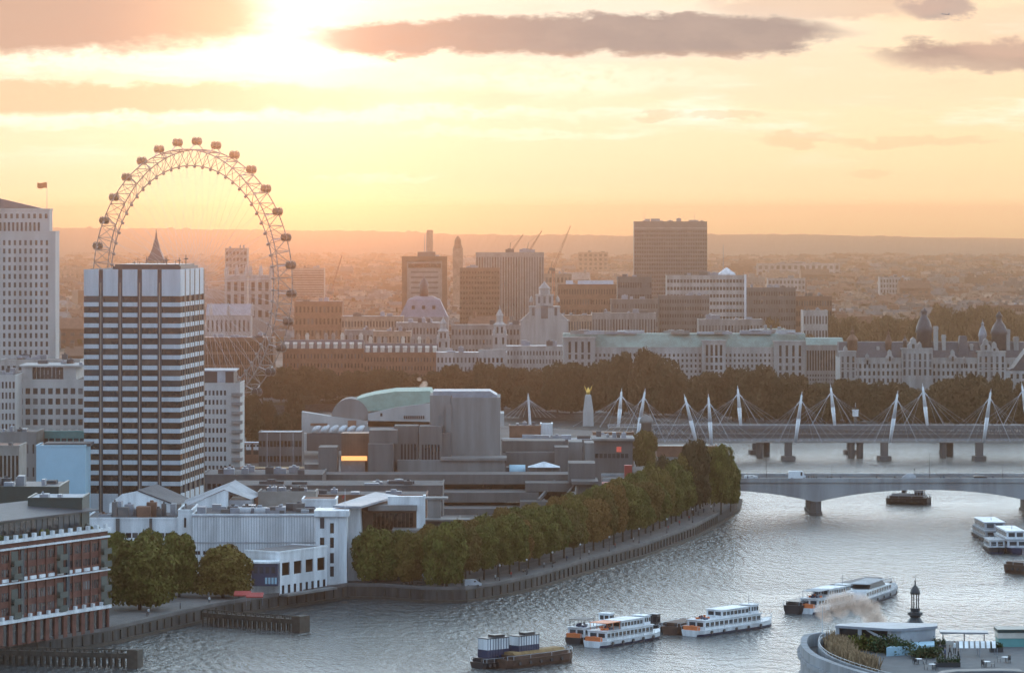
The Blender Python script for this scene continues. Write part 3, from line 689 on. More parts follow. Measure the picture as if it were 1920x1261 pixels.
# list of plain city blocks: name, label, pxL, pxR, ytop, D, dict
BL = [
 ('distant_slab', 'faint hazy slab block standing tall behind the gothic towers', 422, 463, 466, 3300, dict(nx=6, nz=12, fw=.6, fh=.5, wall='ivory')),
 ('distant_slab', 'faint hazy striped slab just past the wheel rim', 546, 608, 503, 4200, dict(nx=1, nz=14, fw=.96, fh=.45, wall='ivory')),
 ('flat_brown_block', 'flat topped brown block with white roof huts past the wheel rim', 552, 642, 566, 2700, dict(nx=12, nz=4, fw=.5, fh=.5, wall='brown', roof='roofl')),
 ('framed_office_block', 'office block with a dark frame and pale striped front under the chimney', 755, 837, 484, 3000, dict(nx=1, nz=13, fw=.94, fh=.34, wall='ivory', glass=('glass2',), mx=(6, 6), top=9)),
 ('brown_office_block', 'plain bronze brown office block between the campanile and the ribbed slab', 862, 937, 503, 2900, dict(nx=14, nz=14, fw=.6, fh=.5, wall='bronze', glass=('gbrown',))),
 ('ribbed_office_slab', 'wide pale office slab with vertical ribs under two cranes', 892, 1020, 474, 3150, dict(nx=26, nz=1, fw=.45, fh=.93, wall='ivory', glass=('glass2', 'gbrown'), ns=0)),
 ('low_hazy_block', 'low brown block tucked behind the ribbed slab', 1014, 1072, 514, 3500, dict(nx=8, nz=5, wall='tan')),
 ('dark_slab_tower', 'great dark slab tower rising alone above the hills', 1189, 1326, 416, 3500, dict(nx=30, nz=22, fw=.62, fh=.52, wall='tower_dark', glass=('gbrown', 'glass', 'gbrown'), top=7)),
 ('faint_far_block', 'very faint wide block far off between the cranes and the dark slab', 1084, 1140, 473, 6200, dict(nx=6, nz=5, wall='tan')),
 ('stepped_dark_block', 'dark stepped office block at the foot of the great slab', 1158, 1222, 520, 2640, dict(nx=14, nz=4, fw=.7, fh=.45, wall='conc_d', zlo=22)),
 ('stepped_offices', 'wide lower tier of dark gridded offices below the great slab', 1146, 1234, 562, 2600, dict(nx=18, nz=6, fw=.55, fh=.5, wall='concrete')),
 ('banded_civic_block', 'pale banded civic block with a small pyramid lantern on top', 1250, 1398, 517, 2850, dict(nx=24, nz=9, fw=.72, fh=.45, wall='stone_far', glass=('glass', 'gbrown'))),
 ('grey_ministry_block', 'mid grey gridded block before the banded civic block', 1236, 1330, 555, 2620, dict(nx=20, nz=8, fw=.55, fh=.5, wall='concrete')),
 ('long_dark_block', 'long dark sloping office range behind the park trees', 1398, 1492, 540, 2950, dict(nx=20, nz=6, fw=.6, fh=.5, wall='conc_d')),
 ('long_dark_block', 'lower dark range stepping down behind the park trees', 1492, 1560, 556, 2960, dict(nx=14, nz=4, fw=.6, fh=.5, wall='brown')),
 ('long_brown_range', 'long red brown range with pale skylights behind the baroque tower', 1046, 1156, 534, 2750, dict(nx=22, nz=6, fw=.45, fh=.5, wall='brown', roof='slate')),
 ('white_terrace', 'white terrace with a green roof edge beside the park', 1430, 1474, 618, 2350, dict(nx=10, nz=2, wall='stone_far', roof='copper')),
 ('white_terrace', 'white crescent of houses at the park edge', 1506, 1552, 583, 2600, dict(nx=8, nz=3, wall='stone_far')),
 ('hazy_white_block', 'pale wide block gleaming in the haze beyond the park', 1650, 1706, 520, 4400, dict(nx=10, nz=4, wall='stone_far')),
 ('hazy_white_block', 'long thin pale range low in the haze', 1420, 1575, 494, 6000, dict(nx=14, nz=2, wall='stone_far')),
 ('hazy_white_block', 'pale twin roofed block in the haze beside the civic block', 1440, 1510, 522, 4300, dict(nx=10, nz=4, wall='stone_far')),
 ('hazy_flat_block', 'flat long brown block beyond the park under a bright roof', 1830, 1925, 572, 3400, dict(nx=20, nz=2, wall='brown', roof='roofl')),
 ('grey_terrace', 'grey stone terrace with a flat roof behind the green roofed ministry', 1310, 1430, 600, 2420, dict(nx=20, nz=3, wall='stone_mid', roof='slate')),
 ('grey_gallery', 'columned grey gallery under the stepped dark block', 1110, 1230, 588, 2450, dict(nx=22, nz=2, wall='stone_mid', fh=.7)),
 ('tan_gabled_range', 'tan gabled range between the baroque towers', 1040, 1110, 592, 2400, dict(nx=14, nz=3, wall='tan', roof='slate')),
 ('dark_brick_range', 'dark brick range with many chimneys behind the embankment trees', 530, 682, 655, 2110, dict(nx=24, nz=4, fw=.4, fh=.5, wall='brown', roof='slate')),
 ('dark_brick_range', 'dark brick range with pale dormers beside the white palace', 682, 822, 662, 2100, dict(nx=24, nz=4, fw=.4, fh=.5, wall='brown', roof='slate')),
 ('lattice_office_hall', 'bronze office hall with a tall lattice of ribs beside the banded tower', 376, 512, 634, 2080, dict(nx=30, nz=4, fw=.62, fh=.8, wall='bronze', roof='slate', glass=('gbrown',))),
 ('tan_office_range', 'tan office range under the crane', 640, 756, 594, 2500, dict(nx=20, nz=4, wall='tan', roof='roofl')),
 ('pale_office_range', 'pale low range of offices behind the dark brick range', 646, 700, 620, 2300, dict(nx=8, nz=4, wall='stone_mid')),
 ('tan_office_range', 'narrow tan block before the lilac roofed hall', 700, 770, 622, 2250, dict(nx=10, nz=4, wall='tan', roof='slate')),
 ('stone_range', 'stone range with arched windows behind the white palace', 742, 830, 606, 2350, dict(nx=14, nz=4, wall='stone_mid', roof='lead')),
 ('stone_range', 'soot grey stone range below the bronze brown block', 846, 1000, 610, 2420, dict(nx=24, nz=4, wall='stone_mid', roof='slate')),
 ('white_palace', 'white stone palace front with a columned porch above the trees', 818, 950, 662, 2060, dict(nx=18, nz=4, fw=.42, fh=.55, wall='stone_far', roof='lead')),
 ('white_range', 'white dormered range joining the palace and the ministry', 950, 1058, 650, 2090, dict(nx=18, nz=5, fw=.4, fh=.5, wall='stone_far', roof='lead')),
]
M['tower_dark'] = mat('dark_tower_cladding', (.13, .115, .11), .6, .1, .2)
OB = {}
for i, (nm, lb, pa, pb, yt, D, kw) in enumerate(BL):
    o = bldg(nm, lb, pa, pb, yt, D, L=22, **kw); OB[lb] = o
    plant(o, 3+i % 4, 100+i, hmax=3.2)
# details on the listed blocks
def on(key): return next(v for k, v in OB.items() if key in k)
o = on('dark frame'); W, H = o['W'], o['H']; b = MB(); b.box(-.6, 3.4, -1.5, .0, 0, H+1.5); b.box(W-3.4, W+.6, -1.5, 0, 0, H+1.5); b.box(3.4, W-3.4, -1.4, 0, H-2, H+1.5); b.build('dark_frame', M['bronze'], o)
b = MB(); b.box(W*.34, W*.74, 2, 18, H+.3, H+5); b.build('roof_plant', M['conc_d'], o); windows(o, [(W/2, -.05, H-6, W-9, .3, 3.4)], ('gbrown',), 'top_window')
for px, yt in ((796, 440), (799.5, 436)): mast('thin mast beside the chimney' if px < 798 else 'taller thin mast against the chimney', px, yt, 480, 3005, .22)
b = MB(); D = 4200; b.box(-3.4, 3.4, -3.4, 3.4, 0, Z(431, D)-GZ); b.box(-3.7, 3.7, -3.7, 3.7, Z(436, D)-GZ, Z(434, D)-GZ); tag(b.build('chimney_tower', M['tan'], None, (X(806, D), D, GZ)), 'slim square chimney tower over the framed office block', 'tower')
# lilac mansard hall with a dark lantern
D = 2560; z = lambda y: Z(y, D)-GZ; q = m_(D); o = thing('domed_hall', 'lilac mansard roofed hall with a small dark lantern dome', 'building', (X(794, D), D, GZ))
b = MB(); b.box(-17, 17, 0, 30, 0, z(594)); b.build('wall', M['stone_mid'], o)
b = MB(); b.add([(-16.5, 0.3, z(594)), (16.5, .3, z(594)), (16.5, 29, z(594)), (-16.5, 29, z(594)), (-11, 6, z(562)), (11, 6, z(562)), (11, 24, z(562)), (-11, 24, z(562)), (-6, 10, z(556)), (6, 10, z(556)), (6, 20, z(556)), (-6, 20, z(556))], [(0, 1, 5, 4), (1, 2, 6, 5), (2, 3, 7, 6), (3, 0, 4, 7), (4, 5, 9, 8), (5, 6, 10, 9), (6, 7, 11, 10), (7, 4, 8, 11), (8, 9, 10, 11)]); b.build('roof', M['lead_far'], o)
windows(o, [(x, 3.0, z(576), 2.0, 1.6, 2.4) for x in (-7, 0, 7)], ('glass',), 'dormer')
b = MB(); b.s = True; b.lathe([(3.0, z(558)), (3.0, z(536)), (2.6, z(530)), (1.2, z(524)), (.3, z(520)), (.1, z(512))], 0, 14, 12); b.build('lantern', M['slate'], o)
# brick campanile
D = 3700; z = lambda y: Z(y, D)-GZ; o = thing('campanile', 'slim brick campanile with a domed top on the skyline', 'tower', (X(858.5, D), D, GZ))
b = MB(); w2 = 5.0; b.box(-w2, w2, -w2, w2, 0, z(466))
for yk in (505, 496, 487, 478): b.box(-w2-.3, w2+.3, -w2-.3, w2+.3, z(yk), z(yk-2))
b.build('shaft', M['tan'], o)
b = MB(); b.lathe([(5.0, z(466)), (3.4, z(458)), (3.2, z(450)), (2.0, z(446)), (.3, z(442))], 0, 0, 8); b.build('belfry', M['brown'], o)
# great slab roof kit, pyramid lantern
o = on('great dark slab'); W, H = o['W'], o['H']
for i, (xk, hk) in enumerate(((.14, 9), (.83, 10), (.5, 3), (.93, 3))):
    b = MB(); b.tube((W*xk, 4, H), (W*xk, 4, H+hk), .2, 5, .1); b.box(W*xk-1.6, W*xk+1.6, 3, 6, H+.3, H+1.3); b.build('mast', M['grey'], o)
b = MB(); b.box(-.2, W+.2, -.25, .0, H-6.3, H-5.3); b.build('pale_band', M['ivory'], o)
o = on('pyramid lantern'); W, H = o['W'], o['H']; b = MB(); b.lathe([(9, H+.3), (9, H+1.5), (1, H+6.0), (.4, H+6.2)], W*.77, 10, 4, rot=R(45)); b.build('pyramid_lantern', M['white'], o)
mast('thin tall mast over the banded civic block', 1356, 458, 505, 2900, .2)
b = MB(); b.box(W-1.2, W+.5, -.9, .0, 0, H+1); b.build('end_fin', M['white'], o)
o = on('pale skylights'); W, H = o['W'], o['H']
for xa, xb in ((.14, .26), (.34, .95)):
    b = MB(); b.yprism([(1, H+.3), (8, H+.3), (8, H+3.2)], W*xa, W*xb); b.build('skylight', M['lead'], o)
# chimneys and dormers along the dark brick ranges
rr = random.Random(21)
for key in ('many chimneys', 'pale dormers'):
    o = on(key); W, H = o['W'], o['H']
    b = MB(); b.yprism([(.5, H+.3), (18, H+.3), (11, H+5.2), (7, H+5.2)], .2, W-.2); b.build('pitched_roof', M['slate'], o)
    for i in range(9):
        b = MB(); x = W*(i+.3+rr.random()*.3)/9; b.box(x, x+1.9, 7.5, 9.5, H+3, H+8.2); b.box(x-.2, x+2.1, 7.3, 9.7, H+7.4, H+7.8)
        for j in range(3): b.lathe([(.25, H+8.2), (.2, H+9.2)], x+.4+.55*j, 8.5, 6)
        b.build('chimney', M[rr.choice(['cream', 'tan', 'stone_mid'])], o)
    for i in range(10):
        b = MB(); x = W*(i+.5)/10; b.box(x-1.1, x+1.1, .8, 5, H+.5, H+3.1); b.yprism([(.6, H+3.1), (5, H+3.1), (2.8, H+4.1)], x-1.2, x+1.2); b.build('dormer', M['cream'], o)
o = on('columned porch'); W, H = o['W'], o['H']
b = MB(); b.box(W*.60, W*.99, -3, 0, 0, H+2.2); b.build('wall', M['stone_far'], o); windows(o, [(W*(.63+.06*i), -3.02, H*(.25+.3*k), 1.2, .1, 2.6) for i in range(6) for k in range(3)])
# baroque towers
def baroque(label, px, w_px, ytop, ybot, D, group=None, mt='stone_far'):
    z = lambda y: Z(y, D)-GZ; q = m_(D); w2 = w_px*q/2; H = z(ytop); Hb = z(ybot)
    o = thing('baroque_tower', label, 'tower', (X(px, D), D, GZ), 0, group); dh = H-Hb
    b = MB(); b.box(-w2, w2, -w2, w2, 0, Hb+dh*.30); b.box(-w2-.5, w2+.5, -w2-.5, w2+.5, Hb+dh*.27, Hb+dh*.30)
    b.lathe([(w2*.95, Hb+dh*.30), (w2*.9, Hb+dh*.52), (w2*1.05, Hb+dh*.53), (w2*.8, Hb+dh*.56), (w2*.5, Hb+dh*.60), (w2*.5, Hb+dh*.74), (w2*.62, Hb+dh*.75), (w2*.42, Hb+dh*.82), (w2*.12, Hb+dh*.9), (.15, H)], 0, 0, 8, rot=R(22.5)); b.build('wall', M[mt], o)
    windows(o, [(x, -w2-.03, Hb+dh*.15, w2*.3, .1, dh*.16) for x in (-w2*.5, w2*.5)]+[(x, -w2*.86, Hb+dh*.41, w2*.26, .5, dh*.15) for x in (-w2*.32, w2*.32)])
    for s in (-1, 1):
        b = MB(); b.lathe([(w2*.16, Hb+dh*.3), (w2*.16, Hb+dh*.38), (.1, Hb+dh*.44)], s*w2*.85, -w2*.85, 6); b.build('finial', M[mt], o)
baroque('pale baroque tower of open stages on the ministry roof', 937, 26, 572, 650, 2200)
baroque('squat baroque tower beside the domed hall', 831, 24, 590, 655, 2190)
# stone baroque frontispiece
D = 2330; z = lambda y: Z(y, D)-GZ; q = m_(D); o = thing('stone_frontispiece', 'tall stone frontispiece with an arched niche and curved gables', 'building', (X(1021, D), D, GZ))
b = MB(); b.box(-15, 15, 0, 16, 0, z(600)); b.box(-9.5, 9.5, -.6, 14, 0, z(574)); b.box(-5.4, 5.4, -1, 12, 0, z(552)); b.lathe([(3.6, z(552)), (3.4, z(542)), (4.0, z(541)), (2.4, z(536)), (1.0, z(531)), (.2, z(527))], 0, 6, 8)
b.box(-16, 16, -.4, 0, z(602), z(600)); b.box(-10, 10, -1.0, -.6, z(576), z(574)); b.box(-6, 6, -1.4, -1, z(554), z(552)); b.build('wall', M['stone_far'], o)
windows(o, [(x, -.62, z(584), 1.6, .1, 5) for x in (-7, 7)]+[(x, -1.02, z(562), 1.3, .1, 4) for x in (-3.4, 0, 3.4)]+[(0, -1.02, z(585), 4.2, .12, 8)], ('glass2',))
for s in (-1, 1):
    b = MB(); b.xprism([(s*9.5, z(586)), (s*14, z(598)), (s*14, z(600)), (s*9.5, z(600))][::s], 1, 12); b.lathe([(1.2, z(566)), (1.2, z(560)), (.1, z(554))], s*8.2, 2, 6); b.build('gable', M['stone_far'], o)
# green roofed ministry
D = 2050; z = lambda y: Z(y, D)-GZ; q = m_(D)
x0 = X(1056, D); o = thing('ministry_building', 'very long pale ministry with a green copper roof above the trees', 'building', (x0, D, GZ)); W = (1512-1056)*q; o['W'] = W; H = z(652); o['H'] = H; o['L'] = 28
shell(o, W, 28, H, nx=56, nz=8, fw=.42, fh=.52, wall='stone_far', roof='lead', zlo=2, top=2.5)
b = MB(); b.yprism([(2.5, H+.3), (26, H+.3), (20, z(626)), (8, z(626))], 0, W); b.build('copper_roof', M['copper_far'], o)
for pa, pb, yt in ((1056, 1116, 634), (1316, 1360, 640), (1450, 1511, 641)):
    a_, c_ = X(pa, D)-x0, X(pb, D)-x0; b = MB(); b.box(a_, c_, -4, -.13, 0, z(yt)); b.box(a_-.4, c_+.4, -4.4, 3, z(yt), z(yt)+.8); b.build('pavilion', M['stone_far'], o)
    n = 4; windows(o, [(a_+(c_-a_)*(i+1.0)/(n+1), -4.02, z(yy_), 1.3, .1, hh) for i in range(n) for yy_, hh in ((yt+16, 6.0), (yt+34, 2.6), (yt+48, 2.4), (yt+60, 2.2))], ('glass',), 'pavilion_window')
plant(o, 16, 31, z(627), hmax=2.0, mats=('lead', 'roofl', 'stone_mid'), x0=0, x1=1)
o = bldg('colonnade_block', 'flat fronted block with a tall dark colonnade at the end of the green roof', 1512, 1582, 648, 2040, L=26, nx=14, nz=5, fw=.5, fh=.5, wall='stone_mid', roof='copper', top=15)
W, H = o['W'], o['H']; windows(o, [(W*(i+.5)/14, -.02, H-8, .85, .12, 11) for i in range(14)], ('gbrown',), 'colonnade_opening')
b = MB(); b.yprism([(1, H+.3), (24, H+.3), (18, H+4), (7, H+4)], 0, W); b.build('copper_roof', M['copper_far'], o)
# chateau style courts
D = 1960; z = lambda y: Z(y, D)-GZ; q = m_(D); x0 = X(1574, D)
o = thing('chateau_block', 'white stone chateau block with gables, steep slate roofs and corner turrets', 'building', (x0, D, GZ)); W = (1990-1574)*q; H = z(672); o['W'] = W; o['H'] = H; o['L'] = 24
shell(o, W, 24, H, nx=48, nz=6, fw=.45, fh=.58, wall='stone_far', roof='slate', zlo=1, top=2.0)
b = MB(); b.yprism([(1.5, H+.3), (22, H+.3), (15, H+8.5), (9, H+8.5)], .2, W); b.build('steep_roof', M['slate'], o)
bx = lambda p: X(p, D)-x0
for pa, pb, yt in ((1574, 1604, 660), (1690, 1748, 655), (1832, 1884, 660)):
    b = MB(); b.box(bx(pa), bx(pb), -3.0, -.13, 0, z(yt)); b.box(bx(pa)-.3, bx(pb)+.3, -3.3, 4, z(yt), z(yt)+.7)
    for yk in (690, 710): b.box(bx(pa)-.2, bx(pb)+.2, -3.25, -3.0, z(yk), z(yk)+.5)
    b.build('projecting_bay', M['stone_far'], o); n = max(3, int((pb-pa)/9))
    windows(o, [(bx(pa+(pb-pa)*(i+.5)/n), -3.02, z(yy_), 1.1, .1, 3.2) for i in range(n) for yy_ in (yt+13, yt+27, yt+42)], ('glass', 'glass2'), 'bay_window')
for pc, yt, hw in ((1585, 648, 7), (1626, 662, 6), (1668, 655, 7), (1712, 632, 10), (1724, 640, 7), (1786, 655, 7), (1808, 668, 5), (1848, 634, 9), (1864, 640, 8), (1905, 676, 5)):
    c = bx(pc); h = hw*q; b = MB(); b.xprism([(c-h, H), (c+h, H), (c+h, z(yt+14)), (c+h*.55, z(yt+10)), (c+h*.5, z(yt+4)), (c, z(yt)), (c-h*.5, z(yt+4)), (c-h*.55, z(yt+10)), (c-h, z(yt+14))], -1.2, 2.2); b.build('gable', M['stone_far'], o)
    windows(o, [(c, -1.22, z(yt+17), h*.5, .1, 2.4)], ('glass',), 'gable_window')
def turret(pc, yb, ye, yd, yt, wp, mt='slate', mw='slate'):
    c = bx(pc); r = wp*q/2; b = MB(); b.s = True
    b.lathe([(r*.95, z(yb)), (r*.95, z(ye)), (r*1.12, z(ye-2)), (r, z(ye-(ye-yd)*.35)), (r*.72, z(ye-(ye-yd)*.7)), (r*.34, z(yd)), (r*.34, z(yd-(yd-yt)*.25)), (r*.45, z(yd-(yd-yt)*.28)), (r*.2, z(yd-(yd-yt)*.5)), (.15, z(yd-(yd-yt)*.6)), (.06, z(yt))], c, 6, 12); b.build('turret', [M[mt]], o)
turret(1600, 665, 640, 628, 612, 20, 'brown'); turret(1668, 660, 645, 628, 616, 12, 'brown'); turret(1735, 655, 625, 592, 568, 30); turret(1876, 660, 628, 602, 572, 30); turret(1845, 660, 632, 612, 598, 15, 'lead'); turret(1699, 650, 640, 634, 628, 8)
for pc, yt, hw in ((1808, 630, 11), (1795, 655, 8)):
    c = bx(pc); h = hw*q; b = MB(); b.add([(c-h, 2, H), (c+h, 2, H), (c+h, 12, H), (c-h, 12, H), (c-h*.6, 5, z(yt)), (c+h*.6, 5, z(yt)), (c+h*.6, 9, z(yt)), (c-h*.6, 9, z(yt))], [(0, 1, 5, 4), (1, 2, 6, 5), (2, 3, 7, 6), (3, 0, 4, 7), (4, 5, 6, 7)]); b.build('mansard_roof', M['slate'], o)
for pc, yt, yb, w_ in ((1757, 612, 655, 8), (1772, 628, 660, 7), (1892, 618, 665, 9), (1908, 632, 665, 9), (1648, 650, 672, 5), (1824, 645, 670, 6)):
    c = bx(pc); h = w_*q/2; b = MB(); b.box(c-h, c+h, 5, 8, H, z(yt)); b.box(c-h-.3, c+h+.3, 4.7, 8.3, z(yt+5), z(yt+3)); b.build('chimney', M['stone_far'], o)
b = MB(); o2 = thing('dark_gabled_house', 'dark slate gable at the far end of the chateau block', 'building', (X(1893, 1900), 1900, GZ)); zz = lambda y: Z(y, 1900)-GZ
b.xprism([(0, 0), (16, 0), (16, zz(668)), (9, zz(655)), (2, zz(690)), (0, zz(692))], 0, 14); b.build('roof', M['slate'], o2)
b = MB(); b.box(-2, 16, -.8, -.05, 0, zz(695)); b.build('wall', M['stone_far'], o2); windows(o2, [(1+3*i, -.82, zz(705+16*k), 1.2, .1, 2.4) for i in range(5) for k in range(2)])

# cranes
def crane(label, p0, p1, D, mastbase=None, w=.8):
    (xa, ya), (xb, yb) = p0, p1; o = thing('tower_crane', label, 'crane', (X(xa, D), D, GZ), 0, 'cranes over the city'); z = lambda y: Z(y, D)-GZ
    b = MB(); q = m_(D)
    for sx_ in (-.9, .9):
        for sy_ in (-.9, .9): b.tube((sx_, sy_, 0), (sx_, sy_, z(ya)), .16, 4)
    n = int(z(ya)/3)
    for i in range(n): b.tube((-.9, -.9, i*3), (.9, -.9, i*3+3), .1, 4); b.tube((.9, .9, i*3), (-.9, .9, i*3+3), .1, 4)
    b.build('mast', M['orange'], o)
    e = Vector(((xb-xa)*q, 0, z(yb)-z(ya))); p = Vector((0, 0, z(ya))); j = MB()
    side = Vector((0, 1, 0)); nrm = e.normalized().cross(side)
    A = [side*w, side*-w, nrm*w*1.4]
    for a_ in A: j.tube(p+a_, p+e*.98+a_*.4, .22, 4)
    for i in range(14): j.tube(p+e*(i/14)+A[i % 3], p+e*((i+1)/14)+A[(i+1) % 3], .12, 4)
    j.build('jib', M['crane_red'], o)
    c = MB(); c.box(-4.2, -1.4, -1.2, 1.2, z(ya)-.5, z(ya)+2.0); c.box(-1.3, 1.3, -1.3, 1.3, z(ya)-.8, z(ya)+1.6); c.tube(p+Vector((-2.5, 0, 1)), p+Vector((-1.5, 0, 7)), .3, 4); c.tube(p+Vector((-1.5, 0, 7)), p+e*.9, .08, 4); c.build('counterweight', M['conc_d'], o)
M['crane_red'] = mat('crane_red', (.22, .06, .03), .6, .1)
crane('luffing crane over the ribbed slab with the shorter arm', (961, 470), (982, 439), 3200); crane('luffing crane over the ribbed slab with the longer arm', (994, 470), (1017, 432), 3250)
crane('lone luffing crane leaning up beside the ribbed slab', (1038, 506), (1071, 422), 3400, w=1.1); crane('pale crane low over the roofs past the wheel', (621, 550), (642, 478), 3300)

# ---- far roofs: separate hazy houses, then an uncountable carpet of roofs and trees
rr = random.Random(77); cm = ['tan', 'brown', 'stone_mid', 'concrete', 'bronze', 'conc_l']
shapes = []
for k in range(6):
    b = MB(); h = .8; 
    if k % 2: b.box(-.5, .5, -.5, .5, 0, 1); b.box(-.3, .0, -.2, .2, 1, 1.25); b.box(.2, .35, -.1, .3, 1, 1.12)
    else: b.box(-.5, .5, -.5, .5, 0, .75); b.yprism([(-.55, .75), (.55, .75), (0, 1.15)], -.5, .5); b.box(-.42, -.34, -.1, .1, 1, 1.3); b.box(.3, .38, -.1, .1, 1, 1.3)
    b.k = 1
    for i in range(5): b.box(-.4+.18*i, -.32+.18*i, -.53, -.5, .2, .32); b.box(-.4+.18*i, -.32+.18*i, -.53, -.5, .48, .6)
    shapes.append(b)
hm_ = {(k, c): shapes[k].mesh('house', [M[c], M['glass2']]) for k in range(6) for c in cm}
def ground_px(y): return (CAMZ-GZ)*F/(y-HZ)
cnt = 0
for i in range(230):
    D = rr.choice([rr.uniform(2350, 3300), rr.uniform(3000, 5200), rr.uniform(4200, 6800)]); px = rr.uniform(-30, 1950)
    if 380 < px < 1600 and D < 2500: continue
    if 1420 < px and D < 3000: continue
    big = rr.random() < .2; k = rr.randrange(6); c = rr.choice(cm)
    h = link('distant_house', hm_[(k, c)], None, (X(px, D), D, GZ), rr.uniform(-.5, .5), (rr.uniform(14, 40)*(1.3 if big else 1), rr.uniform(12, 20), rr.uniform(9, 15)*(1.6 if big else 1)))
    cw = {'tan': 'tan', 'brown': 'brown brick', 'stone_mid': 'grey stone', 'concrete': 'drab grey', 'bronze': 'dark bronze', 'conc_l': 'light grey'}[c]
    tag(h, f'small hazy {cw} building among the distant roofs toward the hills', 'building', f'distant {cw} buildings')
b = MB(); cm2 = ['tan', 'brown', 'concrete', 'conc_d', 'brown', 'bronze']; mats = [M[c] for c in cm2]
for i in range(5200):
    D = 3000+6000*rr.random()**1.3; px = rr.uniform(-250, 2170)
    if D < 3400 and 1420 < px < 1960: continue
    s = shapes[rr.randrange(6)]; sx_, sy_, sz_ = rr.uniform(10, 34), 14, rr.uniform(6, 12); a = rr.uniform(-.6, .6); ca, sa = math.cos(a), math.sin(a); X0 = X(px, D); n0 = len(b.v); mi = rr.randrange(len(cm))
    nf = 20 if i % 3 == 0 else 14
    for x, y, z in s.v: b.v.append((X0+x*sx_*ca-y*sy_*sa, D+x*sx_*sa+y*sy_*ca, GZ+z*sz_))
    for f, q in zip(s.f, s.m):
        if q == 0: b.f.append(tuple(n0+t for t in f)); b.m.append(mi); b.sm.append(False)
tag(b.build('distant_roofs', mats), 'carpet of hazy rooftops running to the hills', 'roofs', kind='stuff')
# ---------------------------------------------------------------- the south bank
def root(name, label, cat, px, D, zb=GZ, group=None):
    return thing(name, label, cat, (X(px, D), D, zb), 0, group)
def wb(b, o, p0, p1, y0, y1, D, L=1.0):
    """box between two photo columns and rows at depth D, in the space of o"""
    ox, oy, oz = o.location; z1, z0 = Z(y0, D)-oz, max(Z(y1, D)-oz, 0.0)
    return b.box(X(p0, D)-ox, X(p1, D)-ox, D-oy, D-oy+L, z0, z1)
def wr(o, p0, p1, y0, y1, D, t=.12):
    ox, oy, oz = o.location; z1, z0 = Z(y0, D)-oz, Z(y1, D)-oz
    return ((X(p0, D)+X(p1, D))/2-ox, D-oy, (z0+z1)/2, X(p1, D)-X(p0, D), t, z1-z0)
def wpoly(o, pts, D):
    return [(X(p, D)-o.location.x, Z(y, D)-o.location.z) for p, y in pts]

# white riverside studio with square windows
o = bldg('riverside_studio', 'white riverside studio with four square windows and arched ground floor', 525, 613, 1037, 990, L=11.5, a=1.02, nx=4, nz=1, fw=.66, fh=.52, nl=3, wall='white', zlo=3.6, top=1.0, glass=('gbrown',), roof='slate')
W, H = o['W'], o['H']; windows(o, [(W*(i+.5)/8, -.03, 1.5, 1.0, .1, 2.2) for i in range(8)], ('glass',), 'ground_window')
b = MB(); b.box(-1.2, W, -3.4, -.9, .0, .55); b.build('terrace', M['conc_l'], o)
o = root('blue_shopfront', 'dark shopfront with a blue painted wall beside the white studio', 'building', 472, 985)
b = MB(); wb(b, o, 472, 521, 1056, 1098, 985, 6); b.build('wall', M['navy'], o)
windows(o, [wr(o, 476+i*11, 483+i*11, 1062, 1074, 984.9) for i in range(4)]); windows(o, [wr(o, 497+i*6, 501+i*6, 1082, 1094, 984.8) for i in range(4)], ('bluew',), 'painted_panel')
b = MB(); wb(b, o, 470, 523, 1053, 1056, 984.4, 7); b.build('fascia', M['white'], o)
o = bldg('slate_roofed_shop', 'low shop with a broad slate roof between the round trees and the studio', 462, 520, 1046, 1004, L=9, nx=5, nz=1, wall='brown', roof='slate')
o = bldg('stair_tower', 'white stair tower with small stacked windows beside the panelled studio', 592, 650, 962, 1018, L=9, nx=0, wall='white', roof='roofl')
windows(o, [wr(o, 600, 608, y, y+h, 1017.97) for y, h in ((970, 20), (1007, 18), (1036, 6))]+[wr(o, 619, 626, y, y+19, 1017.97) for y in (980, 1007, 1036, 1061)], ('gbrown', 'glass'))
b = MB(); wb(b, o, 589, 654, 957, 968, 1016.8, 11); b.build('cap', M['white'], o)
b = MB(); wb(b, o, 612, 617, 968, 1095, 1017.6, .4); wb(b, o, 634, 636, 968, 1095, 1017.6, .4); b.build('fin', M['white'], o)
o = bldg('panelled_studio', 'long windowless studio clad in ribbed white panels', 360, 592, 966, 1030, L=26, nx=0, wall='white', roof='felt')
W, H = o['W'], o['H']; b = MB()
for i in range(46): b.box(W*i/46, W*i/46+.12, -.14, -.0, H*.25, H-.1)
b.box(0, W, -.22, -.14, H*.58, H*.58+.25); b.box(0, W, -.2, -.0, H-.3, H+.1); b.build('panel_rib', M['roofl'], o)
windows(o, [(1.6+i*2.2, -.04, H*.43, 1.4, .1, 1.0) for i in range(6)], ('glass',))
plant(o, 22, 41, mats=('lead', 'grey', 'roofl', 'felt', 'conc_d'), hmax=2.2, x0=.02, x1=.98)
for px in (448, 476):
    b = MB(); b.s = True; b.yprism([(2, H+.2), (5.5, H+.2), (5.2, H+1.3), (3.7, H+2.0), (2.2, H+1.4)], X(px, 1030)-o.location.x, X(px+20, 1030)-o.location.x); b.build('rooflight', M['roofl'], o)
o = bldg('white_loading_block', 'white block with a dark slot window joining the panelled studio', 334, 360, 958, 1034, L=20, nx=0, wall='white', roof='felt')
windows(o, [wr(o, 345, 349, 970, 988, 1033.95)]); plant(o, 2, 42)
o = bldg('white_terrace_block', 'low white terrace block above the round trees', 160, 334, 973, 1040, L=22, nx=14, nz=4, fw=.85, fh=.42, wall='white', roof='felt', zlo=0, top=2.8)
W, H = o['W'], o['H']; plant(o, 16, 43, mats=('lead', 'grey', 'dark', 'brown', 'conc_d', 'white'), hmax=4.5, x0=.03, x1=.97)
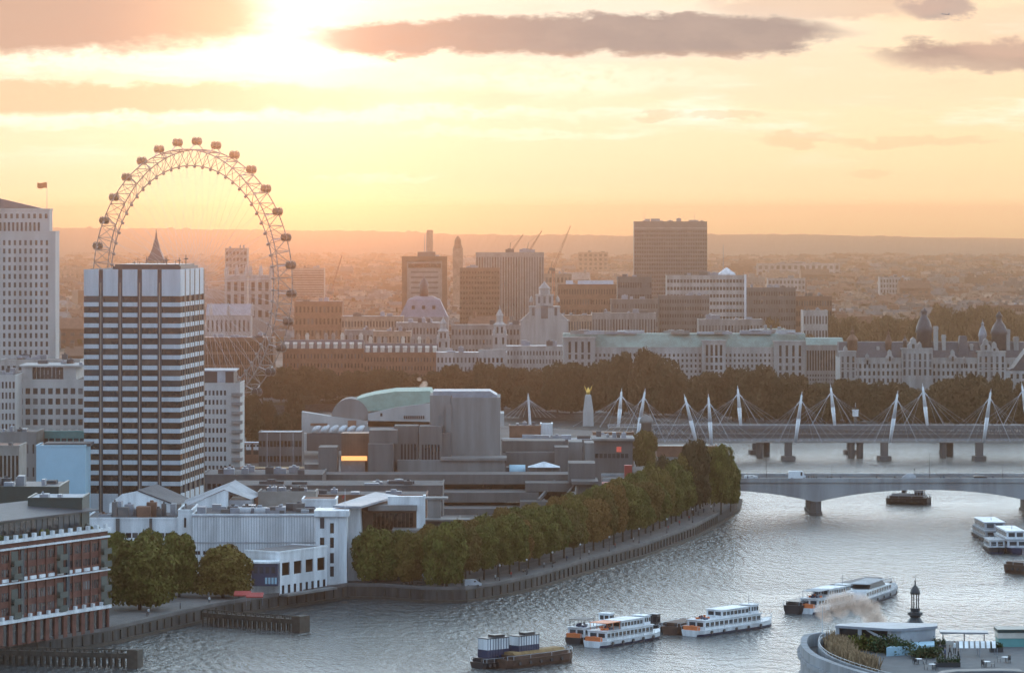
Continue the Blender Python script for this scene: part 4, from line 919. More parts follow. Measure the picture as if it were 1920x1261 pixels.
b = MB(); b.box(W*.33, W*.37, -.4, .2, 0, H+.3); b.box(W*.69, W*.72, -.4, .2, 0, H+.3); b.build('pier', M['conc_d'], o)
o = root('white_gabled_hall', 'white gabled hall with a grey sloping roof at the foot of the banded tower', 'building', 205, 1072)
b = MB(); b.xprism(wpoly(o, [(205, 1030), (205, 944), (228, 926), (262, 919), (330, 946), (330, 1030)], 1072), 0, .5); b.build('gable', M['white'], o)
b = MB(); P = wpoly(o, [(258, 917.5), (332, 945.5)], 1072); b.add([(P[0][0], -.3, P[0][1]), (P[1][0], -.3, P[1][1]), (P[1][0]+3.5, 16, P[1][1]), (P[0][0]+4, 16, P[0][1]+.5), (P[0][0], -.3, P[0][1]-.4), (P[1][0], -.3, P[1][1]-.4)], [(0, 1, 2, 3), (0, 4, 5, 1)]); b.box(.2, P[1][0], .5, 14, 0, P[1][1]-.1); b.build('roof', M['slate'], o)
o = root('pitched_roof_hall', 'white walled hall with a large pale pitched roof', 'building', 345, 1066)
b = MB(); P = wpoly(o, [(345, 1030), (345, 950), (420, 919), (428, 919), (428, 1030)], 1066); b.xprism(P, 0, .6); b.build('gable', M['white'], o)
b = MB(); Q = wpoly(o, [(343, 951), (420, 917), (470, 936)], 1066); b.add([(Q[0][0], -.3, Q[0][1]), (Q[1][0], -.3, Q[1][1]), (Q[1][0]+2, 18, Q[1][1]+1.4), (Q[0][0]-1, 18, Q[0][1]+.8), (Q[2][0], .3, Q[2][1]), (Q[2][0]+2, 18, Q[2][1])], [(0, 1, 2, 3), (1, 4, 5, 2)]); b.box(P[2][0]+1.4, Q[2][0], .62, 15, 0, Q[2][1]-.2); b.build('roof', M['roofl'], o)
o = bldg('flat_pale_annex', 'flat pale annex with rooftop ducts behind the panelled studio', 484, 592, 924, 1078, L=12, nx=0, wall='ivory', roof='felt'); plant(o, 12, 44, hmax=1.6)
o = bldg('white_wedge_annex', 'white wedge annex with a blue notice next to the slab roof', 566, 630, 938, 1056, L=12, nx=0, wall='white', roof='brown')
b = MB(); wb(b, o, 572, 590, 949, 953, 1055.9, .1); b.build('notice', M['navy'], o)
# wedge hall with the white portal frame
o = root('portal_frame_hall', 'dark hall under a tilted pale slab roof inside a white portal frame', 'building', 640, 1030)
ox, oy, oz = o.location
b = MB(); z0 = 0; a0 = (X(640, 1030)-ox, X(680, 1030)-ox)
b.add([(a0[0], 0, 0), (a0[1], 0, 0), (a0[1]-1.0, 1.6, Z(948, 1030)-oz), (a0[0]+.4, 1.6, Z(948, 1030)-oz), (a0[0], 14, 0), (a0[1], 14, 0), (a0[1]-1, 14, Z(948, 1030)-oz), (a0[0]+.4, 14, Z(948, 1030)-oz)], [(0, 3, 2, 1)[::-1], (1, 2, 6, 5)[::-1], (2, 3, 7, 6)[::-1], (0, 4, 7, 3)[::-1]]); b.build('battered_wall', M['white'], o)
b = MB(); z1 = Z(948, 1028)-oz
def P3(p, y, D): return (X(p, D)-ox, D-oy, Z(y, D)-oz)
t_ = [P3(624, 947, 1024), P3(676, 948.5, 1022), P3(746, 928, 1058), P3(704, 921.5, 1064)]
b.add(t_+[(x, y, z-.6) for x, y, z in t_], [(0, 1, 2, 3), (7, 6, 5, 4), (0, 4, 5, 1), (1, 5, 6, 2), (2, 6, 7, 3), (3, 7, 4, 0)]); b.build('slab_roof', M['lead'], o)
b = MB(); wb(b, o, 680, 782, 944, 1085, 1046, 12); b.build('wall', M['bronze'], o)
b = MB(); wb(b, o, 690, 782, 947, 957, 1040, 8); wb(b, o, 735, 786, 993, 999, 1036, 9); b.build('canopy', M['conc_l'], o)
windows(o, [wr(o, 700+i*7.6, 706+i*7.6, 961, 992, 1045.9) for i in range(10)]+[wr(o, 738+i*8, 744+i*8, 1003, 1020, 1045.9) for i in range(5)], ('gbrown',))
b = MB(); wb(b, o, 727, 797, 930, 946, 1042, 2.5); wb(b, o, 781, 797, 946.2, 1085, 1042, 2.5); wb(b, o, 793, 798, 928, 934, 1041.5, 3.5); b.build('portal_frame', M['white'], o)
o2 = thing('flagpole', 'thin pole with a small red pennant beside the tilted slab roof', 'flagpole', at(647, 1012, Z(1000, 1012)))
b = MB(); b.tube((0, 0, 0), (0, 0, 12.2), .10, 6, .06); b.build('pole', M['white'], o2); flag(o2, .9, .8, 9.6, 'red')
o = bldg('dark_office_block', 'dark office block with pale slab edges behind the riverside row of trees', 800, 862, 978, 1070, L=18, nx=10, nz=5, fw=.8, fh=.6, wall='conc_d', roof='felt', glass=('gbrown', 'glass'))
b = MB(); W, H = o['W'], o['H']; b.box(-.4, W+3, -2.0, 3, H+.4, H+.9); b.build('roof_edge', M['conc_l'], o)
b = MB(); b.box(.2, 4.0, 3, 9, H+.9, H+6.2); b.box(-.3, 6.0, 2.6, 9.4, H+6.2, H+6.7); b.build('stair_head', M['conc_l'], o)

# concrete theatre
o = root('concrete_theatre', 'grey concrete theatre with a tall windowless fly tower and layered terraces', 'building', 600, 1320)
b = MB(); wb(b, o, 846, 938, 745, 940, 1320, 26); wb(b, o, 806, 845.6, 741, 940, 1321.2, 24); wb(b, o, 836, 846, 758, 862, 1319.2, 1.0)
for i in range(18): wb(b, o, 848, 937, 750+i*6, 750.6+i*6, 1319.94, .1)
b.build('fly_tower', M['conc_m'], o)
b = MB(); P = wpoly(o, [(812, 741), (812, 733), (918, 733), (932, 741), (932, 745), (847, 745), (847, 741)], 1322); b.xprism(P, 2.2, 20); b.build('fly_tower_roof', M['lead'], o)
b = MB(); wb(b, o, 739, 784, 798, 940, 1314, 10); wb(b, o, 786, 829, 799, 940, 1313, 12); wb(b, o, 829, 846, 812, 940, 1314.5, 8); b.build('side_tower', M['concrete'], o)
windows(o, [wr(o, 752+i*6.2, 755+i*6.2, 832, 862, 1313.95) for i in range(5)]+[wr(o, 791+i*6, 794+i*6, 833, 862, 1312.95) for i in range(6)], ('glass',), 'slit_window')
b = MB(); wb(b, o, 745, 946, 863, 930, 1308, 12); wb(b, o, 826, 950, 858, 863, 1307, 14); b.build('podium', M['conc_l'], o)
b = MB(); wb(b, o, 597, 632, 838, 930, 1300, 12); wb(b, o, 690, 737, 832, 930, 1302, 12); wb(b, o, 692, 745, 806, 832, 1306, 12); wb(b, o, 632, 690, 896, 930, 1301, 8); wb(b, o, 571, 597, 870, 930, 1304, 8); b.build('stair_tower', M['concrete'], o)
b = MB(); wb(b, o, 640, 694, 812, 896, 1309, 10)
for i in range(9): wb(b, o, 642+i*6, 643.5+i*6, 812, 850, 1308.8, .3)
b.build('brick_hall', M['bronze'], o)
b = MB(); wb(b, o, 640, 688, 855, 863, 1304, 1.5); b.build('orange_glow_strip', emat('orange_glow_strip', (1.0, .45, .14), 1.3), o)  # plain strip whose orange glow is emission set on the material
b = MB(); wb(b, o, 639, 684, 864, 888, 1306, 1.5); b.build('hanging_screen', M['grey'], o)
b = MB()
for pa, pb, y0, y1, D, L in ((585, 1066, 889, 907, 1284, 14), (560, 1010, 923, 941, 1270, 18), (580, 1000, 953, 972, 1258, 22), (985, 1078, 905, 921, 1272, 12), (975, 1068, 940, 952, 1262, 10), (960, 1080, 962, 985, 1252, 14)):
    wb(b, o, pa, pb, y0, y1, D, L)
b.build('terrace', M['concrete'], o)
b = MB()
for pa, pb, y0, y1, D, L in ((600, 1040, 907, 923, 1292, 8), (575, 1000, 941, 953, 1280, 8), (600, 1060, 972, 1000, 1270, 8), (990, 1070, 921, 940, 1280, 6)): wb(b, o, pa, pb, y0+.2, y1-.2, D, L)
b.build('terrace_glazing', M['gbrown'], o)
b = MB()
for pa, pb, ya, yb, D in ((1010, 1040, 905, 940, 1264), (1060, 1090, 895, 935, 1262), (990, 1020, 940, 985, 1250), (1050, 1082, 945, 985, 1250)):
    p = P3; ox, oy, oz = o.location
    q = [(X(pa, D)-ox, D-oy, Z(yb, D)-oz), (X(pb, D+20)-ox, D+20-oy, Z(ya, D+20)-oz)]
    d = Vector((q[1][0]-q[0][0], q[1][1]-q[0][1], q[1][2]-q[0][2])); n = Vector((.35, 0, 0)); u = Vector((0, 0, 1.1))
    A = Vector(q[0]); b.add([A-n, A+n, A+d+n, A+d-n, A-n+u, A+n+u, A+d+n+u, A+d-n+u], [(0, 3, 2, 1), (4, 5, 6, 7), (0, 1, 5, 4), (1, 2, 6, 5), (2, 3, 7, 6), (3, 0, 4, 7)])
b.build('stair_parapet', M['conc_l'], o)
b = MB(); wb(b, o, 1066, 1116, 868, 905, 1268, 14); wb(b, o, 1082, 1118, 908, 938, 1258, 16); wb(b, o, 1072, 1122, 902, 908, 1256, 20); wb(b, o, 1070, 1125, 938, 944, 1252, 20); b.build('river_stair_tower', M['conc_d'], o)
b = MB(); wb(b, o, 942, 1060, 826, 846, 1330, 14); wb(b, o, 948, 1062, 848, 886, 1322, 14); wb(b, o, 1040, 1066, 838, 890, 1316, 12); b.build('rear_terrace', M['concrete'], o)
b = MB(); wb(b, o, 1066, 1092, 828, 880, 1330, 14); wb(b, o, 1096, 1114, 830, 880, 1328, 14); b.build('rear_tower', M['conc_l'], o)
o = root('barrel_tent', 'pale blue barrel vaulted tent on the theatre terrace', 'tent', 955, 1302, Z(890, 1302))
b = MB(); b.s = True; h_ = Z(872, 1302)-Z(890, 1302); b.yprism([(0, 0), (7, 0), (7, h_*.6), (5.4, h_*.9), (3.5, h_), (1.6, h_*.9), (0, h_*.6)], 0, 5.6); b.build('canopy', M['bluew'], o)
b = MB(); b.box(-1, -.05, .5, 6.5, 0, h_*.8); b.build('doorway', M['dark'], o)
o = root('pointed_marquee', 'white pointed marquee roof on the theatre terrace', 'tent', 990, 1300, Z(890, 1300))
b = MB(); wd = X(1050, 1300)-X(990, 1300); h1 = Z(876, 1300)-Z(890, 1300); b.add([(0, 0, h1), (wd, 0, h1), (wd, 7, h1), (0, 7, h1), (wd*.5, 3.5, h1+1.9)], [(0, 1, 4), (1, 2, 4), (2, 3, 4), (3, 0, 4), (3, 2, 1, 0)]); b.build('canopy', M['white'], o)
for i in range(5): b = MB(); b.tube((wd*i/4, .2, 0), (wd*i/4, .2, h1), .12, 6); b.build('pole', M['grey'], o)
b = MB(); b.box(.3, wd-.3, 2, 6.5, 0, h1-.1); b.build('wall', M['conc_l'], o)
# rear gallery, red shed
o = bldg('brutalist_gallery', 'low concrete gallery with a red square sign beyond the theatre', 1112, 1186, 826, 1400, L=20, nx=0, wall='conc_d', roof='felt')
b = MB(); wb(b, o, 1156, 1165, 837, 847, 1399.6, .3); b.build('sign', emat('sign_red', (.80, .12, .08), .22), o)
b = MB(); wb(b, o, 1110, 1190, 822, 826, 1398.5, 22); b.build('roof_edge', M['conc_l'], o)
windows(o, [wr(o, 1116+i*8, 1122+i*8, 850, 858, 1399.9) for i in range(8)]); plant(o, 5, 47, hmax=3)
o = root('red_shed', 'red boarded theatre shed with a tall square chimney', 'building', 1130, 1262)
b = MB(); wb(b, o, 1130, 1178, 908, 960, 1262, 14); b.build('wall', M['red'], o)
for pa in (1171,): b = MB(); wb(b, o, pa, pa+14, 872, 940, 1259, 3); b.build('chimney', M['red'], o)
b = MB(); ox, oy, oz = o.location; q0, q1 = P3(1132, 945, 1255), P3(1150, 912, 1262); b.tube(q0, q1, .8, 4); b.build('stair', M['conc_l'], o)
# road level between theatre and studios
o = bldg('low_brown_range', 'long low brown range between the banded tower and the theatre', 378, 604, 892, 1255, L=30, nx=24, nz=2, fw=.7, fh=.4, wall='conc_d', roof='felt'); plant(o, 10, 48)
o = bldg('long_flat_deck', 'long flat grey deck in front of the low brown range', 430, 830, 912, 1190, L=26, nx=30, nz=2, fw=.8, fh=.4, wall='conc_d', roof='felt', glass=('gbrown',)); plant(o, 8, 49, hmax=1.3)
o = bldg('red_brown_depot', 'dark red brown depot under the flat deck', 478, 800, 930, 1120, L=18, nx=20, nz=1, fw=.7, fh=.5, wall='brown', roof='felt', glass=('gbrown',)); plant(o, 6, 50, hmax=1.3)
o = bldg('raised_gallery', 'raised grey gallery on stilts with a tall lamp mast', 485, 566, 812, 1500, L=16, nx=12, nz=2, fw=.75, fh=.4, wall='concrete', roof='roofl', glass=('gbrown',), zlo=0)
b = MB(); W = o['W']
for i in range(3): b.tube((W*(.2+.3*i), -1, 0), (W*(.2+.3*i), -1, 14), .2, 6)
b.build('mast', M['grey'], o)
o = bldg('low_terrace_roof', 'low terrace roof with a bright edge in front of the raised gallery', 450, 570, 880, 1405, L=14, nx=10, nz=1, wall='brown', roof='ochre')
o = root('white_train', 'white railway carriage on the viaduct beside the balcony block', 'train', 450, 1520, GZ+4.8)
b = MB(); wd = X(486, 1520)-X(450, 1520); b.box(0, wd, 0, 2.8, 0.6, 3.2); b.yprism([(0, 3.2), (2.8, 3.2), (2.4, 3.8), (.4, 3.8)], 0, wd); b.build('body', M['white'], o)
windows(o, [(wd*(i+.5)/6, -.03, 2.3, .9, .1, .8) for i in range(6)])
b = MB(); b.box(-.0, wd, .2, 2.6, 0, .6); b.build('bogie', M['dark'], o)
o = bldg('railway_viaduct', 'dark brick railway viaduct under the white carriage', 446, 500, 832, 1520, L=6, nx=4, nz=1, fw=.7, fh=.7, wall='brown')
# festival concert hall
o = root('concert_hall', 'concert hall with a curved green copper roof and a row of white shell vents', 'building', 563, 1570)
b = MB(); b.xprism(wpoly(o, [(655, 756), (672, 747), (700, 740), (740, 734), (806, 733), (815, 752), (760, 764), (688, 772)], 1572), 4, 40); b.build('copper_roof', M['copper'], o)
b = MB(); pts = [(620+36*(1-math.cos(math.pi*i/12)), 786-39*math.sin(math.pi*i/12)) for i in range(13)]; b.xprism(wpoly(o, pts[::-1], 1570), 1.5, 18); b.build('vault_end', M['conc_l'], o)
b = MB(); b.xprism(wpoly(o, [(690, 775), (745, 763), (806, 756), (806, 800), (690, 800)], 1570), 0, 30); wb(b, o, 780, 945, 775, 800, 1574, 20); b.build('drum', M['portland'], o)
windows(o, [wr(o, 757+i*4, 759.5+i*4, 779, 785, 1569.9) for i in range(10)]+[wr(o, 713, 717, 774, 780, 1569.9)])
b = MB(); b.xprism(wpoly(o, [(563, 800), (563, 774), (620, 783), (690, 791), (812, 793), (812, 845), (563, 845)], 1560), 0, 8); b.build('wall', M['portland'], o)
windows(o, [wr(o, 582, 614, 793, 798, 1559.9), wr(o, 652, 668, 788, 800, 1559.9)], ('brown',), 'opening')
for i in range(6):
    b = MB(); b.s = True; p = 583+i*16.5; q = [(p, 812), (p+2, 804), (p+8, 800), (p+14, 799), (p+17, 801), (p+14, 806), (p+11, 812)]; b.xprism(wpoly(o, q, 1552), -14, -6.2); b.build('shell_vent', M['white'], o)
b = MB(); wb(b, o, 570, 812, 812, 845, 1556, 3); b.build('lower_hall', M['conc_d'], o)
b = MB(); wb(b, o, 563, 574, 812, 845, 1548, 4); b.build('end_wall', M['portland'], o)
# low things between hall and footbridge
o = bldg('brown_plant_house', 'brown timber plant house on the roof beyond the fly tower', 955, 1014, 800, 1480, L=14, nx=0, wall='brown', roof='felt'); plant(o, 4, 52, hmax=1.5)
o = bldg('white_stair_head', 'plain white stair head beside the brown plant house', 1014, 1036, 796, 1490, L=10, nx=0, wall='white', roof='roofl')
o = bldg('long_pale_hall', 'long low pale hall between the fly tower and the bridge', 940, 1180, 826, 1460, L=16, nx=20, nz=2, wall='concrete', roof='roofl'); plant(o, 8, 53, hmax=2)
o = bldg('red_roofed_booth', 'long low booth with a bright red edge near the bridge foot', 1112, 1188, 812, 1500, L=10, nx=12, nz=1, wall='brown', roof='tan')
o = root('domed_kiosk', 'small kiosk with a grey dome at the end of the rail bridge', 'kiosk', 1212, 1560)
b = MB(); b.s = True; b.lathe([(2.2, 0), (2.2, 14.0), (3.0, 14.1), (2.8, 15.6), (1.8, 17), (.2, 17.6)], 0, 0, 12); b.build('body', M['conc_l'], o)
o = bldg('dark_viaduct_arches', 'dark brick arches under the shore end of the rail bridge', 1232, 1345, 838, 1560, L=14, nx=8, nz=1, fw=.6, fh=.6, wall='brown', roof='dark')
# winged obelisk
o = root('winged_obelisk', 'pale tapering memorial column topped by a gilded winged figure', 'monument', 1103, 1790)
z = lambda y: Z(y, 1790)-GZ
b = MB(); b.lathe([(3.6, 0), (3.4, z(770)), (2.0, z(741)), (1.2, z(739))], 0, 0, 4, rot=R(45)); b.build('column', M['portland'], o)
b = MB(); b.s = True; b.lathe([(.9, z(739)), (1.0, z(734)), (.5, z(729)), (.2, z(726))], 0, 0, 8)
for s in (-1, 1): b.add([(0, 0, z(735)), (s*1.2, 0, z(727)), (s*2.0, 0, z(721)), (s*1.4, 0, z(732)), (0, .3, z(735)), (s*1.2, .3, z(727)), (s*2.0, .3, z(721)), (s*1.4, .3, z(732))], [(0, 1, 2, 3), (7, 6, 5, 4), (0, 4, 5, 1), (1, 5, 6, 2), (2, 6, 7, 3), (3, 7, 4, 0)])
b.build('winged_figure', M['gold'], o)
# ---------------------------------------------------------------- bridges
D = 1300.0
o = thing('arched_bridge', 'long pale stone road bridge on shallow arches crossing the river', 'bridge', (X(1530, D), D, 0)); ox = o.location.x
zt = Z(902, D); zp = Z(896, D)
def soffit(px):
    t = abs(((px-1735) % 410)); t = min(t, 410-t)/205.0
    return Z(918+23*t**2.2, D)
xs = [1130+10*i for i in range(158)]
b = MB(); Wd = 24.0
prof = [(X(p, D)-ox, soffit(p)) for p in xs]
pl_ = [(x, z) for x, z in prof]+[(prof[-1][0], zt), (prof[0][0], zt)]
n = len(prof)
vs = [(x, 0, z) for x, z in prof]+[(x, 0, zt) for x, z in prof]+[(x, Wd, z) for x, z in prof]+[(x, Wd, zt) for x, z in prof]
fs = []
for i in range(n-1): fs += [(i, i+1, n+i+1, n+i), (2*n+i+1, 2*n+i, 3*n+i, 3*n+i+1), (2*n+i, 2*n+i+1, i+1, i), (n+i, n+i+1, 3*n+i+1, 3*n+i)]
b.add(vs, fs); b.build('arch_span', M['bridge'], o)
b = MB(); b.box(prof[0][0], prof[-1][0], -.5, .3, zt-.35, zp); b.box(prof[0][0], prof[-1][0], Wd-.3, Wd+.5, zt-.35, zp); b.build('parapet', M['bridge'], o)
b = MB(); b.box(prof[0][0], prof[-1][0], .3, Wd-.3, zt, zt+.15); b.build('roadway', M['asphalt'], o)
for pc in (1530, 1940, 2350):
    b = MB(); c = X(pc, D)-ox; b.prism([(c-1.9, 1.0), (c, -.2), (c+1.9, 1.0), (c+1.9, Wd-1), (c, Wd+.2), (c-1.9, Wd-1)], -1.5, soffit(pc)+.1); b.prism([(c-2.3, .6), (c, -1.2), (c+2.3, .6), (c+2.3, Wd-.6), (c-2.3, Wd-.6)], -1.5, 1.0); b.build('pier', M['conc_d'], o)
def lamp(label, px, D, h, zb, group='tall lamp posts on the road bridge'):
    l = thing('lamp_post', label, 'lamp post', (X(px, D), D, zb), 0, group)
    b = MB(); b.tube((0, 0, 0), (0, 0, h), .12, 6, .06); b.lathe([(.25, 0), (.2, .6), (.12, .7)], 0, 0, 8); b.build('post', M['dark'], l)
    b = MB(); b.tube((0, 0, h), (.9, 0, h+.25), .05, 5); b.lathe([(.12, h+.1), (.28, h+.2), (.1, h+.35)], .9, 0, 8); b.build('lantern', M['grey'], l)
for px, lb in ((1437, 'tall thin lamp post on the road bridge near the trees'), (1743, 'tall thin lamp post on the road bridge above the black tug'), (1560, 'short lamp post on the road bridge above the pier'), (1880, 'short lamp post on the road bridge near the pleasure boats')):
    lamp(lb, px, 1302, 9.5 if 'tall thin' in lb else 5.5, zt)
# traffic on the bridge
def van(label, px, D, zb, body='white', L=6.5, h=2.6, cat='van', rz=0, name='delivery_van'):
    o = thing(name, label, cat, (X(px, D), D, zb), rz)
    b = MB(); b.xprism([(-L/2, .5), (L/2, .5), (L/2, 1.2), (L/2-.9, 1.5), (L/2-1.7, h), (-L/2+.2, h), (-L/2, h-.3)], -1, 1); b.build('body', M[body], o)
    for x in (-L/2+1.1, L/2-1.2):
        for y in (-.95, .95): b = MB(); b.tube((x, y-.12, .42), (x, y+.12, .42), .42, 12); b.build('wheel', M['dark'], o)
    b = MB(); b.box(L/2-2.4, L/2-1.75, -1.03, -.98, 1.5, h-.3); b.build('window', M['glass'], o)
    return o
van('white box van crossing the road bridge above its first arch', 1496, 1306, zt+.15, L=6.5, h=3.1)
van('dark car on the road bridge toward the pleasure boats', 1838, 1305, zt+.15, 'dark', 4.6, 1.5, 'car', name='parked_car')
van('white car near the trees end of the road bridge', 1408, 1305, zt+.15, 'white', 4.6, 1.6, 'car', name='parked_car')
o = thing('white_tent', 'white humped tent on the road bridge pavement', 'tent', (X(1704, 1304), 1304, zt+.15))
b = MB(); b.s = True; b.xprism([(-2.8, 0), (2.4, 0), (2.3, 1.7), (1.2, 2.4), (-.6, 2.2), (-2.0, 1.2)], -1.2, 1.2); b.build('canopy', M['roofl'], o)
b = MB(); b.tube((2.0, 0, 0), (2.0, 0, 4.2), .06, 5); b.box(1.75, 2.2, -.04, .04, 3.3, 4.1); b.build('pole', M['dark'], o)

# rail bridge and its two footbridges
D = 1606.0
o = thing('rail_bridge', 'grey iron truss rail bridge on dark round piers', 'bridge', (X(1550, D), D, 0)); ox = o.location.x
x0, x1 = X(1222, D)-ox, X(2560, D)-ox; zl, zh = Z(829, D), Z(801, D)
for yk, nm in ((0, 'near_truss'), (14, 'far_truss')):
    b = MB(); b.box(x0, x1, yk-.35, yk+.35, zl, zl+.9); b.box(x0, x1, yk-.35, yk+.35, zh-.7, zh)
    n = 75; s = (x1-x0)/n
    for i in range(n):
        xa, xb = x0+i*s, x0+(i+1)*s; b.box(xa-.18, xa+.18, yk-.2, yk+.2, zl+.9, zh-.7)
        b.tube((xa, yk-.1, zl+.9), (xb, yk-.1, zh-.7), .20, 4); b.tube((xa, yk+.1, zh-.7), (xb, yk+.1, zl+.9), .20, 4)
    b.build('truss', M['iron'], o)
b = MB(); b.box(x0, x1, .4, 13.6, zl+.2, zl+.8); b.box(x0, x1, 5, 9, zl+.8, zl+3.4); b.build('deck', M['conc_d'], o)
for pc in (1425, 1440, 1597, 1613, 1769, 1786, 1943, 1960, 2120, 2137, 2300):
    b = MB(); c = X(pc, D)-ox; b.lathe([(1.45, -1.5), (1.45, zl-.6), (1.75, zl-.5), (1.75, zl)], c, 2 if pc % 2 else 9, 12); b.build('pier', M['conc_d'], o)
def footbridge(label, D, zdk, pyl, px0, px1):
    o = thing('footbridge', label, 'bridge', (X(1550, D), D, 0), 0, 'cable footbridges beside the rail bridge'); ox = o.location.x
    b = MB(); b.box(X(px0, D)-ox, X(px1, D)-ox, -2.2, 2.2, zdk-.5, zdk); b.build('deck', M['conc_l'], o)
    b = MB()
    for yk in (-2.2, 2.2):
        for zz_ in (1.1, .6): b.tube((X(px0, D)-ox, yk, zdk+zz_), (X(px1, D)-ox, yk, zdk+zz_), .06, 4)
        n = 90
        for i in range(n): x = X(px0+(px1-px0)*i/n, D)-ox; b.tube((x, yk, zdk), (x, yk, zdk+1.1), .05, 4)
    b.build('railing', M['steel'], o)
    lean = -6 if D < 1600 else 6
    for ptx, pty, pbx, pby in pyl:
        top = Vector((X(ptx, D)-ox, lean, Z(pty, D))); bot = Vector((X(pbx, D)-ox, lean*.2-(3 if lean < 0 else -3), min(Z(pby, D), zdk-.2)))
        b = MB(); b.s = True; mid = bot.lerp(top, .5); b.tube(bot, mid, .62, 8, .88); b.tube(mid, top, .88, 8, .36); b.tube(top, top+(top-bot).normalized()*1.6, .25, 6, .04); b.build('pylon', M['mast'], o)
        hd = top-(top-bot)*.16
        b = MB()
        for s in (-1, 1):
            q = hd+Vector((s*1.7, -lean*.15, -1.2)); b.tube(hd+(top-bot)*.05, q, .28, 5)
            for k in range(5): b.tube(q, Vector((q.x+s*(4+k*3.9), -2.2 if lean < 0 else 2.2, zdk)), .045, 3)
            b.tube(q, Vector((q.x+s*7.5, lean*.6, zdk-.2)), .13, 4)
        b.build('cable', M['stay'], o)
    return o
fb1 = footbridge('cable footbridge of leaning white masts in front of the rail truss', 1592, Z(827, 1592), ((1208, 733, 1193, 800), (1283, 743, 1305, 830), (1327, 743, 1333, 835), (1501, 739, 1490, 828), (1680, 737, 1667, 828), (1854, 734, 1842, 828), (2032, 733, 2020, 828), (2208, 732, 2196, 828)), 1180, 2560)
fb2 = footbridge('cable footbridge of leaning white masts behind the rail truss', 1634, Z(800, 1634), ((1166, 735, 1160, 800), (1385, 730, 1390, 800), (1560, 728, 1567, 800), (1733, 726, 1741, 800), (1920, 724, 1930, 800), (2096, 723, 2106, 800)), 1140, 2560)
mp = thing('leaning_mast', 'single white mast with cable stays rising beyond the theatre', 'mast', (X(993, 1700), 1700, GZ))
b = MB(); zz = lambda y: Z(y, 1700)-GZ; b.tube((.6, 0, 0), (-.6, 0, zz(745)), .7, 8, .45); b.tube((-.6, 0, zz(745)), (-.7, 0, zz(736)), .4, 6, .05); b.build('post', M['mast'], mp)
b = MB()
for s in (-1, 1):
    for k in range(5): b.tube((-.5, 0, zz(748)), (s*(3+k*2.2), 0, zz(782)), .07, 3)
b.build('cable', M['steel'], mp)
for pc, base in ((1400, 1), (1478, 0), (1577, 1), (1658, 0), (1756, 1), (1836, 0)):
    D2 = 1592 if not base else 1640; c = X(pc, D2)-fb1.location.x; b = MB(); h = Z(838, D2)
    yb = 0 if not base else 48
    pr = fb1 if not base else fb2
    b.prism([(c-2.6, -4), (c+2.6, -4), (c+3.2, 0), (c+2.6, 4), (c-2.6, 4), (c-3.2, 0)], -1.5, 1.8); b.prism([(c-1.5, -2), (c+1.5, -2), (c+1.5, 2), (c-1.5, 2)], 1.8, h+2.2); b.build('pier', M['conc_d'], pr)
mast('white signal box on a short post above the rail bridge', 1604, 762, 800, 1640, .5, 'signal_mast', 'dark')
b = MB(); b.box(-1.2, 1.2, -1, 1, 0, 2.6); b.box(-1.4, 1.4, -1.2, 1.2, 2.6, 2.9); b.tube((0, 0, 2.9), (0, 0, 6), .08, 4); tag(b.build('signal_box', M['white'], None, (X(1604, 1640), 1640, Z(780, 1640))), 'small white cabin on a dark post above the rail bridge', 'cabin')

# timber jetties
def jetty(label, p0, p1, zt, w, n, name='timber_jetty'):
    (pa, ya), (pb, yb) = p0, p1; A = Vector((X(pa, DW(ya)), DW(ya), 0)); B = Vector((X(pb, DW(yb)), DW(yb), 0)); d = B-A; L = d.length; a = math.atan2(d.y, d.x)
    o = thing(name, label, 'jetty', A, a)
    b = MB(); b.box(0, L, -w/2, w/2, zt-.5, zt); b.box(0, L, -w/2-.2, -w/2, zt-.9, zt+.2); b.build('deck', M['timber'], o)
    b = MB(); b.box(0, L, -w/2-.15, -w/2+.1, zt+.9, zt+1.1)
    for i in range(n+1): b.box(L*i/n-.08, L*i/n+.08, -w/2-.1, -w/2+.05, zt, zt+.9)
    b.build('railing', M['timber'], o)
    for i in range(n+1):
        for yk in (-w/2, w/2): b = MB(); b.tube((L*i/n, yk, -1.5), (L*i/n, yk, zt+(.7 if i % 2 else .2)), .28, 7); b.build('pile', M['timber'], o)
    b = MB(); b.box(L-2.2, L+.4, -w/2-.5, w/2+.5, -1.5, zt+1.0); b.build('fender', M['timber'], o)
jetty('timber jetty on piles reaching into the river below the round trees', (388, 1170), (569, 1184), 3.0, 3.2, 20)
jetty('dark timber jetty on piles below the brick warehouse', (-20, 1243), (260, 1251), 3.2, 3.0, 24)

